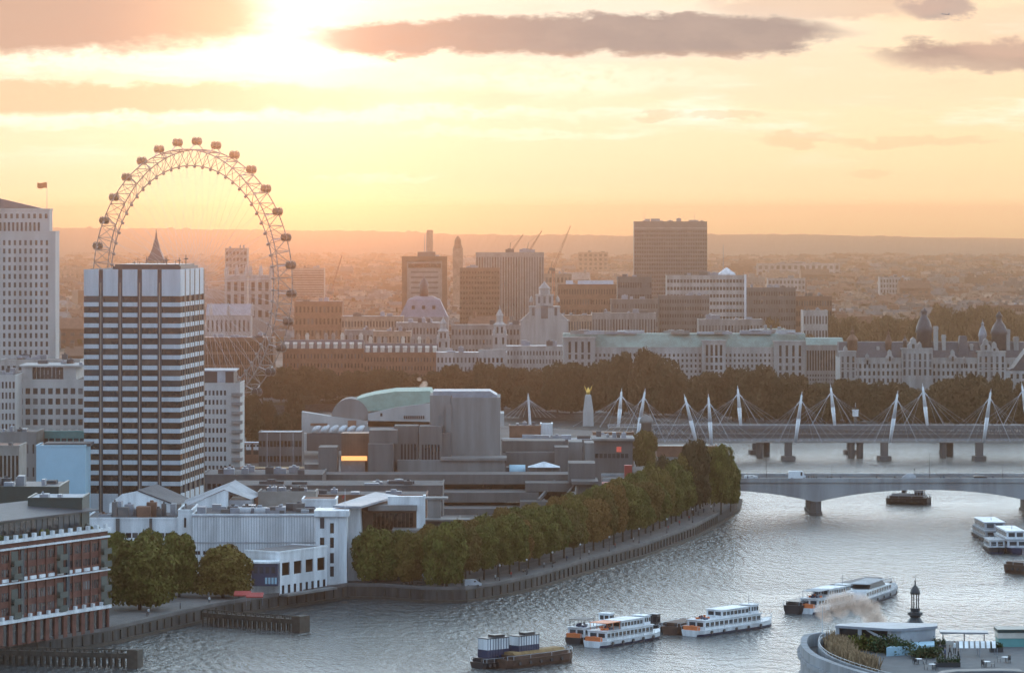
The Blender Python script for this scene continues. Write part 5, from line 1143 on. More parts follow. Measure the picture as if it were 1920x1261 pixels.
# ---------------------------------------------------------------- boats
def boat_root(name, label, pa, ya, pb, yb, cat='boat', group=None):
    A = Vector((X(pa, DW(ya)), DW(ya))); B = Vector((X(pb, DW(yb)), DW(yb))); d = B-A
    return thing(name, label, cat, ((A.x+B.x)/2, (A.y+B.y)/2, 0), math.atan2(d.y, d.x), group), d.length
def hull(o, L, w, h, m, bow=.24, stern=.06, sheer=.5, m2=None):
    b = MB(); st = [-.5, -.5+stern, -.2, .1, .5-bow, .5-bow*.45, .5]; wd = [.8, 1, 1, 1, 1, .72, .04]; n = len(st)
    for s, q in zip(st, wd):
        zt_ = h+sheer*max(0, (s-.1)/.4)**2
        for y, z in ((-w/2*q, zt_), (-w/2*q*.92, h*.35), (-w/2*q*.7, -.8), (w/2*q*.7, -.8), (w/2*q*.92, h*.35), (w/2*q, zt_)): b.v.append((s*L, y, z))
    for i in range(n-1):
        for j in range(5): b.f.append((6*i+j, 6*i+j+1, 6*i+7+j, 6*i+6+j)[::-1]); b.m.append(1 if j in (1, 2, 3) else 0); b.sm.append(False)
        b.f.append((6*i+5, 6*i, 6*i+6, 6*i+11)[::-1]); b.m.append(0); b.sm.append(False)
    b.f.append((0, 1, 2, 3, 4, 5)); b.m.append(0); b.sm.append(False)
    b.build('hull', [M[m], M[m2 or m]], o)
    r = MB()
    for s in (-1, 1): r.path([(st[i]*L, s*w/2*wd[i]*.97, h+.9+sheer*max(0, (st[i]-.1)/.4)**2) for i in range(n)], .05, 4)
    for i in range(n):
        for s in (-1, 1): zt_ = h+sheer*max(0, (st[i]-.1)/.4)**2; r.tube((st[i]*L, s*w/2*wd[i]*.97, zt_), (st[i]*L, s*w/2*wd[i]*.97, zt_+.9), .05, 4)
    r.build('railing', M['steel'], o)
    for i in range(5):
        for s in (-1, 1):
            f = MB(); x = L*(-.36+.15*i); f.lathe([(.2, -.12), (.42, -.12), (.42, .12), (.2, .12)], 0, 0, 10); f.v = [(x+a, s*(w/2+.12)+c, h*.55+b_) for a, b_, c in f.v]; f.build('tyre_fender', M['dark'], o)
def cabin(o, x0, x1, w, z0, z1, m='white', n=8, wh=.5, name='cabin', roofm='white', over=.3):
    b = MB(); b.box(x0, x1, -w/2, w/2, z0, z1); b.build(name, M[m], o)
    b = MB(); b.box(x0-over, x1+over, -w/2-over*.6, w/2+over*.6, z1, z1+.15); b.build(name+'_roof', M[roofm], o)
    s = (x1-x0)/n; h = z1-z0
    windows(o, [(x0+s*(i+.5), sgn*w/2, z0+h*.55, s*.74, .08, h*wh) for i in range(n) for sgn in (-1, 1)]+[(e, w*.22*sgn, z0+h*.55, .08, w*.34, h*wh) for e in (x0, x1) for sgn in (-1, 1)], ('glass', 'gblue'))
def cruiser(label, pa, ya, pb, yb, w=6.4, two=True, hullm='white', seed=0, wheel=.22, canopy=None, extra=True):
    o, L = boat_root('passenger_boat', label, pa, ya, pb, yb, 'boat', None)
    hull(o, L, w, 1.5, hullm, m2='navy' if hullm == 'white' else hullm)
    cabin(o, -L*.42, L*.26, w*.86, 1.5, 3.7, n=12)
    if two: cabin(o, -L*.20, L*.12, w*.78, 3.85, 5.7, n=7)
    cabin(o, L*(wheel-.04), L*(wheel+.05), w*.55, 3.85, 5.9, n=3, name='wheelhouse')
    b = MB(); b.tube((L*wheel, 0, 6), (L*wheel, 0, 8.6), .07, 5); b.tube((L*wheel, -.8, 7.6), (L*wheel, .8, 7.6), .04, 4); b.build('mast', M['grey'], o)
    if canopy:
        b = MB(); b.box(-L*.41, -L*.21, -w*.4, w*.4, 5.6, 5.75)
        for x in (-.40, -.31, -.22):
            for s in (-1, 1): b.tube((L*x, s*w*.38, 3.8), (L*x, s*w*.38, 5.6), .07, 5)
        b.build('canopy', M[canopy], o)
    rr = random.Random(seed)
    for i in range(5 if extra else 0):
        b = MB(); x = rr.uniform(-.38, -.22)*L; b.cbox(x, rr.uniform(-1.6, 1.6), 3.86, 1.4, .5, .45); b.cbox(x-.5, 0, 4.3, .12, .5, .5); b.build('bench', M[rr.choice(['orange', 'navy', 'grey'])], o)
    b = MB(); b.lathe([(.5, 1.9), (.5, 2.6)], -L*.47, 0, 10); b.box(-L*.49, -L*.46, -w*.35, w*.35, 1.5, 2.5); b.build('stern_locker', M['orange'], o)
    return o, L
cruiser('white passenger boat moored alone with a long glazed deck', 1293, 1192, 1446, 1170, seed=1)
cruiser('white passenger boat with an orange awning moored against a dark cruiser', 1110, 1213, 1237, 1192, seed=2, canopy='orange', two=True)
cruiser('dark canopied cruiser tied behind the white passenger boat', 1074, 1206, 1160, 1189, hullm='hull', w=5.6, seed=3, canopy='slate', two=False)
cruiser('white passenger boat partly veiled by the pink smoke', 1510, 1150, 1606, 1131, w=6.2, seed=4, canopy='roofl')
o, L = boat_root('river_clipper', 'sleek pale catamaran with dark raked windows beside the smoke', 1598, 1136, 1677, 1108, 'boat')
hull(o, L, 7.2, 1.7, 'roofl', bow=.3, sheer=.8, m2='navy')
b = MB(); b.xprism([(-L*.46, 1.7), (L*.30, 1.7), (L*.16, 3.7), (-L*.44, 3.9)], -3.1, 3.1); b.build('cabin', M['white'], o)
windows(o, [(-L*.40+i*L*.058, s*3.12, 2.9, L*.046, .06, 1.1) for i in range(10) for s in (-1, 1)], ('glass',))
b = MB(); b.xprism([(-L*.30, 3.92), (L*.08, 3.75), (L*.0, 5.1), (-L*.28, 5.2)], -2.4, 2.4); b.build('upper_cabin', M['dark'], o)
b = MB(); b.box(-L*.34, L*.04, -2.7, 2.7, 5.2, 5.4); b.build('upper_roof', M['roofl'], o)
o, L = boat_root('river_clipper', 'long low dark roofed launch lying behind the smoky passenger boat', 1560, 1121, 1672, 1096, 'boat'); hull(o, L, 5.6, 1.4, 'hull')
cabin(o, -L*.4, L*.2, 4.6, 1.4, 3.2, 'roofl', 10, roofm='slate')
def barge(label, pa, ya, pb, yb, w=6, h=1.6, m='rust', name='barge', cargo=None, house=True):
    o, L = boat_root(name, label, pa, ya, pb, yb, 'barge'); hull(o, L, w, h, m, bow=.14, sheer=.4)
    b = MB(); b.box(-L*.42, L*.36, -w*.38, w*.38, h, h+.9); b.build('coaming', M[m], o)
    if cargo: b = MB(); b.yprism([(-w*.34, h+.9), (w*.34, h+.9), (w*.2, h+1.5), (-w*.2, h+1.5)], -L*.38, L*.34); b.build('cargo', M[cargo], o)
    if house: cabin(o, -L*.46, -L*.30, w*.5, h+.3, h+3.0, 'dark', 3, name='deckhouse', roofm='grey')
    b = MB()
    for x in (-.47, .44):
        for s in (-1, 1): b.lathe([(.2, h), (.2, h+.7), (.3, h+.75)], L*x, s*w*.25, 8)
    b.build('bollard', M['dark'], o)
    return o, L
o1_, L1 = barge('long rusty barge with an ochre cargo hold', 938, 1252, 1069, 1236, 6.2, 2.0, 'rust', cargo='ochre', house=False)
o2_, L2 = barge('short black barge carrying a blue and white tank', 894, 1252, 952, 1246, 6.0, 1.4, 'hull', house=False)
def tank(label, o, lx, ly, z, L=5.8, w=3.0, h=4.2):
    c = o.matrix_basis @ Vector((lx, ly, z)); t = thing('storage_tank', label, 'tank', c, o.rotation_euler.z, 'blue and white tanks on the barges')
    b = MB(); b.box(-L/2, L/2, -w/2, w/2, 0, h*.42)
    for i in range(9): b.box(-L/2+L*i/8-.06, -L/2+L*i/8+.06, -w/2-.08, -w/2, .1, h)
    b.build('lower_wall', M['navy'], t); b = MB(); b.box(-L/2, L/2, -w/2, w/2, h*.42, h); b.build('upper_wall', M['white'], t)
    b = MB(); b.box(-L/2-.1, L/2+.1, -w/2-.1, w/2+.1, h, h+.18); b.box(-L*.1, L*.4, -w*.3, w*.3, h+.18, h+.7); b.build('lid', M['dark'], t)
for o_ in (o1_, o2_): o_.matrix_basis = o_.matrix_basis
bpy.context.view_layer.update()
tank('blue and white tank standing on the short black barge', o2_, .3, 0, 2.3, 6.4, 3.6, 4.4); tank('blue and white tank standing on the stern of the ochre barge', o1_, -3.2, .6, 3.3, 6.6, 3.2, 3.6)
barge('small dark barge with a wheelhouse between the two white passenger boats', 1222, 1184, 1262, 1176, 5, 1.4, 'hull'); barge('rusty dark barge against the stern of the lone passenger boat', 1256, 1189, 1302, 1179, 5.4, 2.0, 'rust', house=False)
barge('blunt black lighter at the bow of the smoky passenger boat', 1484, 1150, 1530, 1139, 5.6, 2.2, 'hull', house=False)
o, L = barge('black tug towing a laden lighter under the road bridge', 1664, 943, 1746, 945, 7, 2.2, 'hull', 'tugboat', 'conc_d', False)
cabin(o, L*.14, L*.34, 4, 2.3, 5.0, 'grey', 3, name='wheelhouse', roofm='dark'); b = MB(); b.lathe([(.5, 5), (.4, 7.0)], L*.08, 0, 8); b.build('funnel', M['dark'], o)
barge('low lighter with a stepped hold lashed behind the black tug', 1690, 938, 1738, 939, 6, 1.5, 'conc_d', 'lighter', None, True)
# pleasure boats at the frame edge, seen end on
def endon(label, px, y, w, L, decks, m='white', hm='hull', name='pleasure_boat'):
    D = DW(y); o = thing(name, label, 'boat', (X(px, D), D+L/2, 0), R(-88)); hull(o, L, w, 1.6, hm, bow=.2, m2='navy')
    zz_ = 1.6
    for k in range(decks): cabin(o, -L*.40+k*1.4, L*(.30-.1*k), w*(.9-.1*k), zz_, zz_+2.3, m, 9, wh=.55, name='deck_cabin', roofm='white' if k % 2 else 'roofl'); zz_ += 2.45
    b = MB(); b.tube((0, 0, zz_), (0, 0, zz_+2.5), .08, 5); b.build('mast', M['grey'], o)
endon('broad white two decked pleasure boat seen end on', 1872, 1022, 8.2, 36, 2, 'roofl'); endon('low white pleasure boat moored just before the broad one', 1871, 1038, 5.2, 15, 1)
endon('navy and white pleasure boat cut by the frame edge', 1912, 1040, 7.2, 36, 2, 'white', 'navy')
barge('rusty black lighter cut by the frame edge', 1892, 1072, 1958, 1078, 6, 2.6, 'rust', house=False)
# ---------------------------------------------------------------- trees
def crown_mesh(seed, leafm, n=2600, leaf=.085, flat=1.0):
    r = random.Random(seed); b = MB(); lobes = []
    for i in range(26):
        t = i*2.4+r.uniform(-.5, .5); h = .12+.80*(i+.5)/26; q = .62*math.sqrt(max(.05, 1-((h-.46)/.54)**2))*r.uniform(.5, 1.05)
        lobes.append((q*math.cos(t), q*math.sin(t), h, r.uniform(.26, .38)))
    lobes += [(0, 0, .42, .62), (0, 0, .66, .5)]
    for i in range(n):
        x0, y0, z0, R0 = lobes[r.randrange(len(lobes))]
        u = r.uniform(-1, 1); t = r.uniform(0, 2*math.pi); s = math.sqrt(1-u*u); k = R0*(r.uniform(.45, 1.0)**.5)*(1+.14*(r.random() < .12))
        c = Vector((x0+k*s*math.cos(t), y0+k*s*math.sin(t), z0+k*u*.62*flat))
        if c.z < .03: continue
        nm = (Vector((s*math.cos(t), s*math.sin(t), u))+Vector((r.gauss(0, .55), r.gauss(0, .55), r.gauss(0, .55)))).normalized()
        a = nm.orthogonal().normalized(); d = nm.cross(a); w_ = r.uniform(0, 6.28); e1 = (a*math.cos(w_)+d*math.sin(w_))*leaf*r.uniform(.6, 1.35); e2 = (d*math.cos(w_)-a*math.sin(w_))*leaf*r.uniform(.5, 1.1)
        e1.z *= .75; e2.z *= .75
        b.add([c-e1, c-e2*.8+e1*.1, c+e1, c+e2*.8-e1*.1], [(0, 1, 2, 3)])
    return b.mesh('crown', M[leafm])
def trunk_mesh(seed):
    r = random.Random(seed); b = MB(); b.s = True; b.tube((0, 0, -.02), (.01, .0, .30), .035, 7, .026); b.tube((.01, 0, .30), (0, .02, .55), .026, 6, .014)
    for i in range(7):
        t = i*0.9+r.uniform(-.3, .3); z = r.uniform(.24, .48); b.tube((.005, .005, z), (.34*math.cos(t), .34*math.sin(t), z+r.uniform(.15, .30)), .013, 5, .005)
    return b.mesh('trunk', M['bark'])
CR = {k: [crown_mesh(10+i+j*7, k, n, lf) for i in range(4)] for j, (k, n, lf) in enumerate((('leaf_olive', 13000, .050), ('leaf_autumn', 13000, .050), ('leaf_dark', 6500, .068), ('leaf_park', 2400, .085)))}
TR = [trunk_mesh(50+i) for i in range(3)]
rt = random.Random(99)
def tree(label, x, y, h, w, leafm, group, z=GZ, clear=.22, name='plane_tree', cat='tree'):
    o = thing(name, label, cat, (x, y, z), rt.uniform(0, 6.28), group)
    link('trunk', rt.choice(TR), o, (0, 0, 0), 0, (w*.75, w*.75, h))
    link('crown', rt.choice(CR[leafm]), o, (0, 0, h*(clear-.02)), rt.uniform(0, 6.28), (w*.5/.92, w*.5/.92, h*(1-clear)))
    return o
# rows along the river walk
def shore_s(px_target):
    s = 0; best = 0
    while s < 520:
        x, y, a = along(shore, s)
        if CX+F*x/y >= px_target: return s
        s += 1
    return s
s0, s1 = shore_s(822), shore_s(1372); row = offset(shore, 8.5); row2 = offset(shore, 19.0)
def hgt(px): return 14.2+3.6*max(0, min(1, (px-1000)/330))
k = 0; s = s0
while s < s1:
    x, y, a = along(row, s*(1.0)); px = CX+F*x/y; f = rt.uniform(.84, 1.16)
    lm = 'leaf_olive' if (rt.random() < .6 or px > 1260) else 'leaf_autumn'
    tree(f'{"olive" if lm == "leaf_olive" else "rusty olive"} plane tree, {nth(k)} along the river walk counting from the portal frame hall', x, y, hgt(px)*f, rt.uniform(9.5, 13.8), lm, 'plane trees along the river walk'); k += 1; s += rt.uniform(8.4, 12.2)
k = 0; s = s0+6
while s < s1-4:
    x, y, a = along(row2, s); px = CX+F*x/y; f = rt.uniform(.9, 1.08)
    lm = 'leaf_olive' if rt.random() < .6 else 'leaf_autumn'
    tree(f'{"olive" if lm == "leaf_olive" else "rusty olive"} plane tree, {nth(k)} in the inner row counting from the portal frame hall', x, y, hgt(px)*f*1.0, rt.uniform(10.5, 13.0), lm, 'plane trees of the inner row'); k += 1; s += 11.5
for lb, px, yb, yt, wpx, lm in (
    ('largest round olive tree beside the brick warehouse', 262, 1142, 1012, 150, 'leaf_olive'), ('olive tree peeping over the brick warehouse roof', 216, 1098, 1000, 66, 'leaf_olive'),
    ('tall thin leaved tree between the two round trees', 336, 1118, 1002, 100, 'leaf_olive'), ('dull olive tree behind the largest round tree', 282, 1100, 998, 74, 'leaf_olive'),
    ('broad olive tree beside the slate roofed shop', 418, 1120, 1026, 122, 'leaf_olive'), ('round olive tree in front of the portal frame hall', 705, 1092, 994, 106, 'leaf_olive'),
    ('small rusty tree just past the portal frame', 768, 1096, 1046, 62, 'leaf_autumn'), ('broad olive tree at the near end of the river walk row', 838, 1102, 985, 96, 'leaf_olive'), ('tall yellowing tree rising behind the riverside row', 940, 1062, 955, 56, 'leaf_autumn'),
    ('dark tree at the bridge foot, taller of two', 1352, 962, 838, 66, 'leaf_olive'), ('dark tree at the bridge foot beside the taller one', 1300, 966, 830, 74, 'leaf_dark'), ('olive tree in front of the dark viaduct arches', 1250, 972, 862, 62, 'leaf_dark'),
    ('rounded dark tree touching the end of the road bridge', 1370, 957, 868, 46, 'leaf_olive'), ('pale olive tree behind the leaning strut', 1210, 885, 808, 56, 'leaf_autumn')):
    D = DW(yb, GZ); tree(lb, X(px, D), D, (yb-yt)*D/F, wpx*D/F, lm, None, clear=.07 if wpx > 90 else .16, name='round_tree')
# embankment trees on the far bank
k = 0
def rowpx(p0, p1, n, D0, D1, ytop, wpx, group, what, lm='leaf_dark', jit=1.0):
    global k
    for i in range(n):
        px = p0+(p1-p0)*(i+.5)/n+rt.uniform(-8, 8)*jit; D = D0+(D1-D0)*(i+.5)/n+rt.uniform(-9, 9); yt = ytop(px)+rt.uniform(-4, 16)
        h = Z(yt, D)-GZ; tree(f'dark tree, {nth(i)} of {what}', X(px, D), D, h, rt.uniform(1.1, 1.75)*wpx*D/F, lm, group, clear=.08, name='embankment_tree')
def interp(pts): 
    def f(p):
        for (a, c), (d, e) in zip(pts, pts[1:]):
            if a <= p <= d: return c+(e-c)*(p-a)/(d-a)
        return pts[0][1] if p < pts[0][0] else pts[-1][1]
    return f
yt1 = interp([(450, 700), (520, 688), (600, 690), (700, 684), (790, 692), (830, 690), (890, 680), (960, 692)])
rowpx(470, 960, 15, 2035, 1995, yt1, 52, 'trees on the embankment before the dark brick range', 'the embankment row before the dark brick range')
yt2 = interp([(900, 696), (1000, 690), (1060, 678), (1120, 680), (1150, 660), (1200, 655), (1250, 672), (1300, 712), (1340, 690), (1380, 680), (1440, 690), (1490, 702), (1550, 720), (1600, 706), (1640, 712), (1700, 722), (1760, 718), (1830, 706), (1900, 702), (1960, 706)])
rowpx(930, 1290, 11, 1940, 1850, yt2, 56, 'trees on the embankment before the ministry', 'the embankment row before the long ministry')
rowpx(1290, 1570, 9, 1840, 1800, yt2, 52, 'trees on the embankment before the colonnade', 'the row between ministry and colonnade block')
rowpx(1570, 1960, 13, 1812, 1780, yt2, 52, 'trees on the embankment before the chateau block', 'the embankment row before the chateau block')
rowpx(1960, 2460, 9, 1800, 1760, yt2, 60, 'trees on the embankment past the frame', 'the embankment row past the chateau block')
yt3 = interp([(450, 745), (960, 735), (1960, 740)])
rowpx(480, 960, 12, 1999, 1988, yt3, 46, 'low trees at the far water edge', 'the low row at the far water edge')
rowpx(960, 1960, 24, 1925, 1775, interp([(960, 722), (1290, 718), (1600, 745), (1960, 735)]), 50, 'front trees on the far bank', 'the front row behind the rail bridge')
for i, (px, D, yt) in enumerate(((470, 1700, 742), (500, 1720, 752), (555, 1690, 738), (480, 1560, 782), (530, 1590, 775))):
    tree(['dark tree under the lowest wheel capsules', 'low dark tree beside the wheel foot', 'tall dark tree before the far river glint', 'bushy dark tree behind the balcony block', 'dark tree in front of the river glint'][i], X(px, D), D, Z(yt, D)-GZ, 46*D/F, 'leaf_dark', None, clear=.1, name='garden_tree')
# park beyond the chateau
k = 0
for i in range(46):
    px = 1430+11.5*i+rt.uniform(-6, 6); D = rt.uniform(2450, 3150); yt = interp([(1400, 624), (1500, 622), (1600, 618), (1760, 606), (1960, 612)])(px)+rt.uniform(-22, 14)-(D-2450)*.022
    tree(f'orange brown park tree, {nth(i)} along the park behind the chateau turrets', X(px, D), D, max(9, Z(yt, D)-GZ), 48*D/F, 'leaf_park', 'trees of the distant park', clear=.05, name='park_tree')
# far off tree masses between the roofs
b = MB(); r2 = random.Random(8)
for i in range(900):
    D = 2700+5200*r2.random(); px = r2.uniform(-200, 2120); cx_, cy_ = X(px, D), D; n = 16
    for j in range(n):
        c = Vector((cx_+r2.gauss(0, 9), cy_+r2.gauss(0, 6), GZ+abs(r2.gauss(5, 3)))); a = Vector((r2.gauss(0, 1), r2.gauss(0, 1), r2.gauss(0, .6))).normalized()*3.2; d = Vector((r2.gauss(0, 1), r2.gauss(0, 1), r2.gauss(0, 1))).normalized()*2.6
        b.add([c-a, c-d, c+a, c+d], [(0, 1, 2, 3)])
tag(b.build('distant_trees', M['leaf_park']), 'scattered brown tree masses among the far roofs', 'trees', kind='stuff')

# ---------------------------------------------------------------- stone rooftop on the near bank
ZD = 43.7
def pl(px, y, z=None): D = (CAMZ-(ZD if z is None else z))*F/(y-HZ); return Vector((X(px, D), D))
o = thing('curved_stone_building', 'curved pale stone building with a planted roof terrace on the near bank', 'building', (X(1700, 500), 500, 0)); ox, oy = o.location.x, o.location.y
arc = [(1556, 531), (1530, 531), (1508, 528), (1501, 521.5), (1504, 513.5), (1520, 504.5), (1550, 496.5), (1590, 488.5), (1640, 481), (1700, 475), (1760, 471), (1840, 467), (1960, 465), (2080, 469)]
def sm(pts, k=4):
    out = []
    for i in range(len(pts)-1):
        p0, p1, p2, p3 = pts[max(0, i-1)], pts[i], pts[i+1], pts[min(len(pts)-1, i+2)]
        for j in range(k):
            t = j/k; out.append(tuple(.5*((2*p1[q])+(-p0[q]+p2[q])*t+(2*p0[q]-5*p1[q]+4*p2[q]-p3[q])*t*t+(-p0[q]+3*p1[q]-3*p2[q]+p3[q])*t**3) for q in (0, 1)))
    return out+[pts[-1]]
arc = sm([(X(p, D)-ox, D-oy) for p, D in arc])
back = [(arc[-1][0]+2, 29), (arc[0][0]+1.5, 32.5)]
def inset(pts, d): return offset(pts, d)
b = MB(); b.prism(inset(arc, 2.2)+back, 0, ZD-.9); b.build('wall', M['stone_w'], o)
b = MB(); A0, A1 = inset(arc, .0), inset(arc, .9); b.prism(A0+A1[::-1], ZD-9, ZD+1.15); b.prism(inset(arc, -.45)+inset(arc, .0)[::-1], ZD-.6, ZD-.1); b.prism(inset(arc, -.3)+inset(arc, .0)[::-1], ZD-4.2, ZD-3.6); b.build('parapet', M['roofstone'], o)
b = MB(); b.prism(inset(arc, .9)+inset(arc, 2.4)[::-1], ZD-3, ZD-.6); b.build('gutter', M['felt'], o)
b = MB(); b.prism(inset(arc, 2.4)+inset(arc, 2.75)[::-1], ZD-1.5, ZD+.95); b.build('inner_parapet', M['roofstone'], o)
b = MB(); b.prism(inset(arc, 2.75)+inset(arc, 3.9)[::-1], ZD-1.5, ZD-.2); b.build('walkway', M['felt'], o)
b = MB(); b.prism(inset(arc, 3.9)+inset(arc, 4.2)[::-1], ZD-1.5, ZD+.55); b.build('planter_edge', M['conc_d'], o)
b = MB(); b.prism(inset(arc, 4.2)+back, ZD-1.4, ZD); b.build('roof_deck', M['deckp'], o)
L_ = sum(math.dist(a, c) for a, c in zip(arc, arc[1:])); s = 6
rects = []
while s < 60:
    x, y, a = along(inset(arc, -.02), s); wdo = link('window', unit('glass'), o, (x, y, ZD-6.3), a, (1.3, .3, 3.2)); s += 3.4
def tuft(name, label, pts, h, m, n, seed, cat, spread=.9, stiff=True):
    r = random.Random(seed); b = MB()
    for i in range(n):
        q = r.random()*(len(pts)-1); j = int(q); t = q-j; x = pts[j][0]*(1-t)+pts[j+1][0]*t+r.gauss(0, spread*.5); y = pts[j][1]*(1-t)+pts[j+1][1]*t+r.gauss(0, spread*.5)
        if stiff:
            hh = h*r.uniform(.5, 1.15); d = Vector((r.gauss(0, .22), r.gauss(0, .22), 1))*hh; w_ = Vector((r.gauss(0, 1), r.gauss(0, 1), 0)).normalized()*.07
            c = Vector((x, y, 0)); b.add([c-w_, c+w_, c+d+w_*.8, c+d-w_*.8], [(0, 1, 2, 3)])
        else:
            c = Vector((x, y, abs(r.gauss(h*.5, h*.3)))); e = [Vector((r.gauss(0, 1), r.gauss(0, 1), r.gauss(0, 1))).normalized()*.2 for _ in range(2)]; b.add([c-e[0], c-e[1], c+e[0], c+e[1]], [(0, 1, 2, 3)])
    return tag(b.build(name, M[m], None, (ox, oy, ZD)), label, cat)
hp = inset(arc, 5.4)
tuft('ornamental_grass', 'long curved bed of dry tan ornamental grass on the stone roof', hp[6:26], 1.7, 'grass_dry', 5200, 1, 'grass bed', 1.3)
for i, (px, y, h, lb) in enumerate(((1618, 1218, 1.7, 'rounded pale green bush behind the dry grass'), (1660, 1222, 2.0, 'dark green bush under the pavilion wall'), (1690, 1226, 1.6, 'low dark shrub before the terrace floor'), (1735, 1232, 1.3, 'small dark shrub next to the terrace guests'))):
    p = pl(px, y); q = (p.x-ox, p.y-oy); tuft('terrace_bush', lb, [(q[0]-1.4, q[1]), (q[0]+1.4, q[1]+.3)], h, 'leaf_bush' if i else 'leaf_olive', 900, 20+i, 'bush', 1.3, False)
# glazed pavilion
pv_ = thing('rooftop_pavilion', 'pale blue grey rooftop pavilion with a tilted slab roof', 'building', (X(1660, 530), 530, ZD)); px_, py_ = pv_.location.x, pv_.location.y
def Q(px, D): return (X(px, D)-px_, D-py_)
b = MB(); zt_ = 2.75; b.prism([Q(1566, 522.5), Q(1672, 518), Q(1690, 518), Q(1758, 521.5), Q(1757, 525), Q(1640, 526.5), Q(1572, 524.5)], zt_, zt_+.35); b.build('roof', M['lead'], pv_)
b = MB(); b.prism([Q(1672, 518.6), Q(1690, 518.4), Q(1754, 521.6), Q(1753, 524.5), Q(1680, 525.5)], 0, zt_-.02); b.build('wall', M['roofl'], pv_)
b = MB(); b.prism([Q(1572, 523.2), Q(1668, 519.4), Q(1672, 525.5), Q(1582, 524.3)], 0, zt_-.05); b.build('glazing', M['glass'], pv_)
b = MB()
for px, D in ((1570, 522.7), (1612, 520.9), (1668, 518.7)): x, y = Q(px, D); b.cbox(x, y, 0, .5, .5, zt_-.02)
b.build('column', M['roofl'], pv_)
b = MB(); x0_, y0_ = Q(1624, 520.2); x1_, y1_ = Q(1672, 518.3); b.add([(x0_, y0_, zt_-.1), (x1_, y1_, .6), (x1_, y1_, 1.3), (x0_+.3, y0_, zt_-.02), (x0_, y0_+.4, zt_-.1), (x1_, y1_+.4, .6), (x1_, y1_+.4, 1.3), (x0_+.3, y0_+.4, zt_-.02)], [(0, 1, 2, 3), (7, 6, 5, 4), (0, 4, 5, 1), (1, 5, 6, 2), (2, 6, 7, 3)]); b.build('raking_beam', M['roofl'], pv_)
b = MB(); xa, ya = Q(1640, 518); b.prism([Q(1662, 512), Q(1752, 515), Q(1752, 520), Q(1690, 517.5)], 0, 1.2); b.build('side_counter', M['bluew'], pv_)
# cupola
cu = thing('cupola', 'dark slender cupola with open columns and a spike behind the pavilion', 'cupola', (X(1716, 560), 560, 0)); z = lambda y: Z(y, 560); q = 560/F
b = MB(); b.lathe([(1.3, 30), (1.3, z(1166)), (.75, z(1156)), (.9, z(1153)), (1.15, z(1152)), (1.15, z(1147)), (.7, z(1145)), (.75, z(1139))], 0, 0, 12); b.build('base', M['dark'], cu)
b = MB()
for i in range(8): t = i*math.pi/4+.3; b.tube((.55*math.cos(t), .55*math.sin(t), z(1140)), (.55*math.cos(t), .55*math.sin(t), z(1112)), .09, 6)
b.build('colonnade', M['dark'], cu)
b = MB(); b.s = True; b.lathe([(.75, z(1113)), (.78, z(1110)), (.66, z(1104)), (.4, z(1099)), (.16, z(1096)), (.1, z(1091)), (.14, z(1090)), (.05, z(1086)), (.015, z(1075))], 0, 0, 12); b.build('dome', M['dark'], cu)
mast('thin white flagpole at the tip of the curved stone roof', 1542, 1136, 1192, 552, .07, 'flagpole', 'white')
# terrace furniture further along
g = thing('slatted_pergola', 'white slatted glass pergola over the terrace tables', 'pergola', (X(1835, 512), 512, ZD))
b = MB()
for i in range(7): b.add([(-2.8+i*.75, -1.2, 1.3), (-2.3+i*.75, -1.2, 1.3), (-2.0+i*.75, 1.6, 1.9), (-2.5+i*.75, 1.6, 1.9), (-2.8+i*.75, -1.2, 1.24), (-2.3+i*.75, -1.2, 1.24), (-2.0+i*.75, 1.6, 1.84), (-2.5+i*.75, 1.6, 1.84)], [(0, 1, 2, 3), (7, 6, 5, 4), (0, 4, 5, 1), (1, 5, 6, 2), (2, 6, 7, 3), (3, 7, 4, 0)])
b.build('slat', M['white'], g)
b = MB()
for x in (-2.6, 0, 2.4):
    for y, h in ((-1.1, 1.24), (1.5, 1.84)): b.tube((x, y, 0), (x, y, h), .06, 5)
b.build('leg', M['grey'], g)
g = thing('flat_canopy', 'long flat grey canopy beyond the terrace guests', 'canopy', (X(1808, 525), 525, ZD))
b = MB(); b.prism([(-3.5, -1), (3.2, -1.6), (3.4, 1.2), (-3.3, 2)], 1.75, 1.98); b.build('roof', M['grey'], g); b = MB()
for x in (-3, 0, 2.8): b.tube((x, 0, 0), (x, 0, 1.75), .08, 6)
b.build('leg', M['grey'], g)
g = thing('green_edged_roof', 'dark green edged flat roof kiosk with a bright band at the frame edge', 'kiosk', (X(1905, 523), 523, ZD))
b = MB(); b.box(-2.6, 4, 0, 4, 2.0, 2.45); b.build('roof', M['green'], g); b = MB(); b.box(-2.5, 3.9, .1, 3.9, 1.2, 1.98); b.build('fascia', M['cream'], g); b = MB(); b.box(-2.4, 3.8, .2, 3.8, 0, 1.2); b.build('wall', M['teal'], g)
g = thing('curved_roof_light', 'dark curved roof light in front of the terrace', 'roof light', (X(1815, 486), 486, ZD))
b = MB(); b.s = True; b.xprism([(-4.6, 0), (-4.2, .5), (-3.2, .95), (-1.5, 1.15), (4, 1.25), (7, 1.2), (7, .0)], -2.2, 2); b.build('roof', M['slate'], g)
b = MB(); b.box(-3.8, 7, -2.26, -2.21, .1, .9); b.build('glazing', M['gblue'], g)
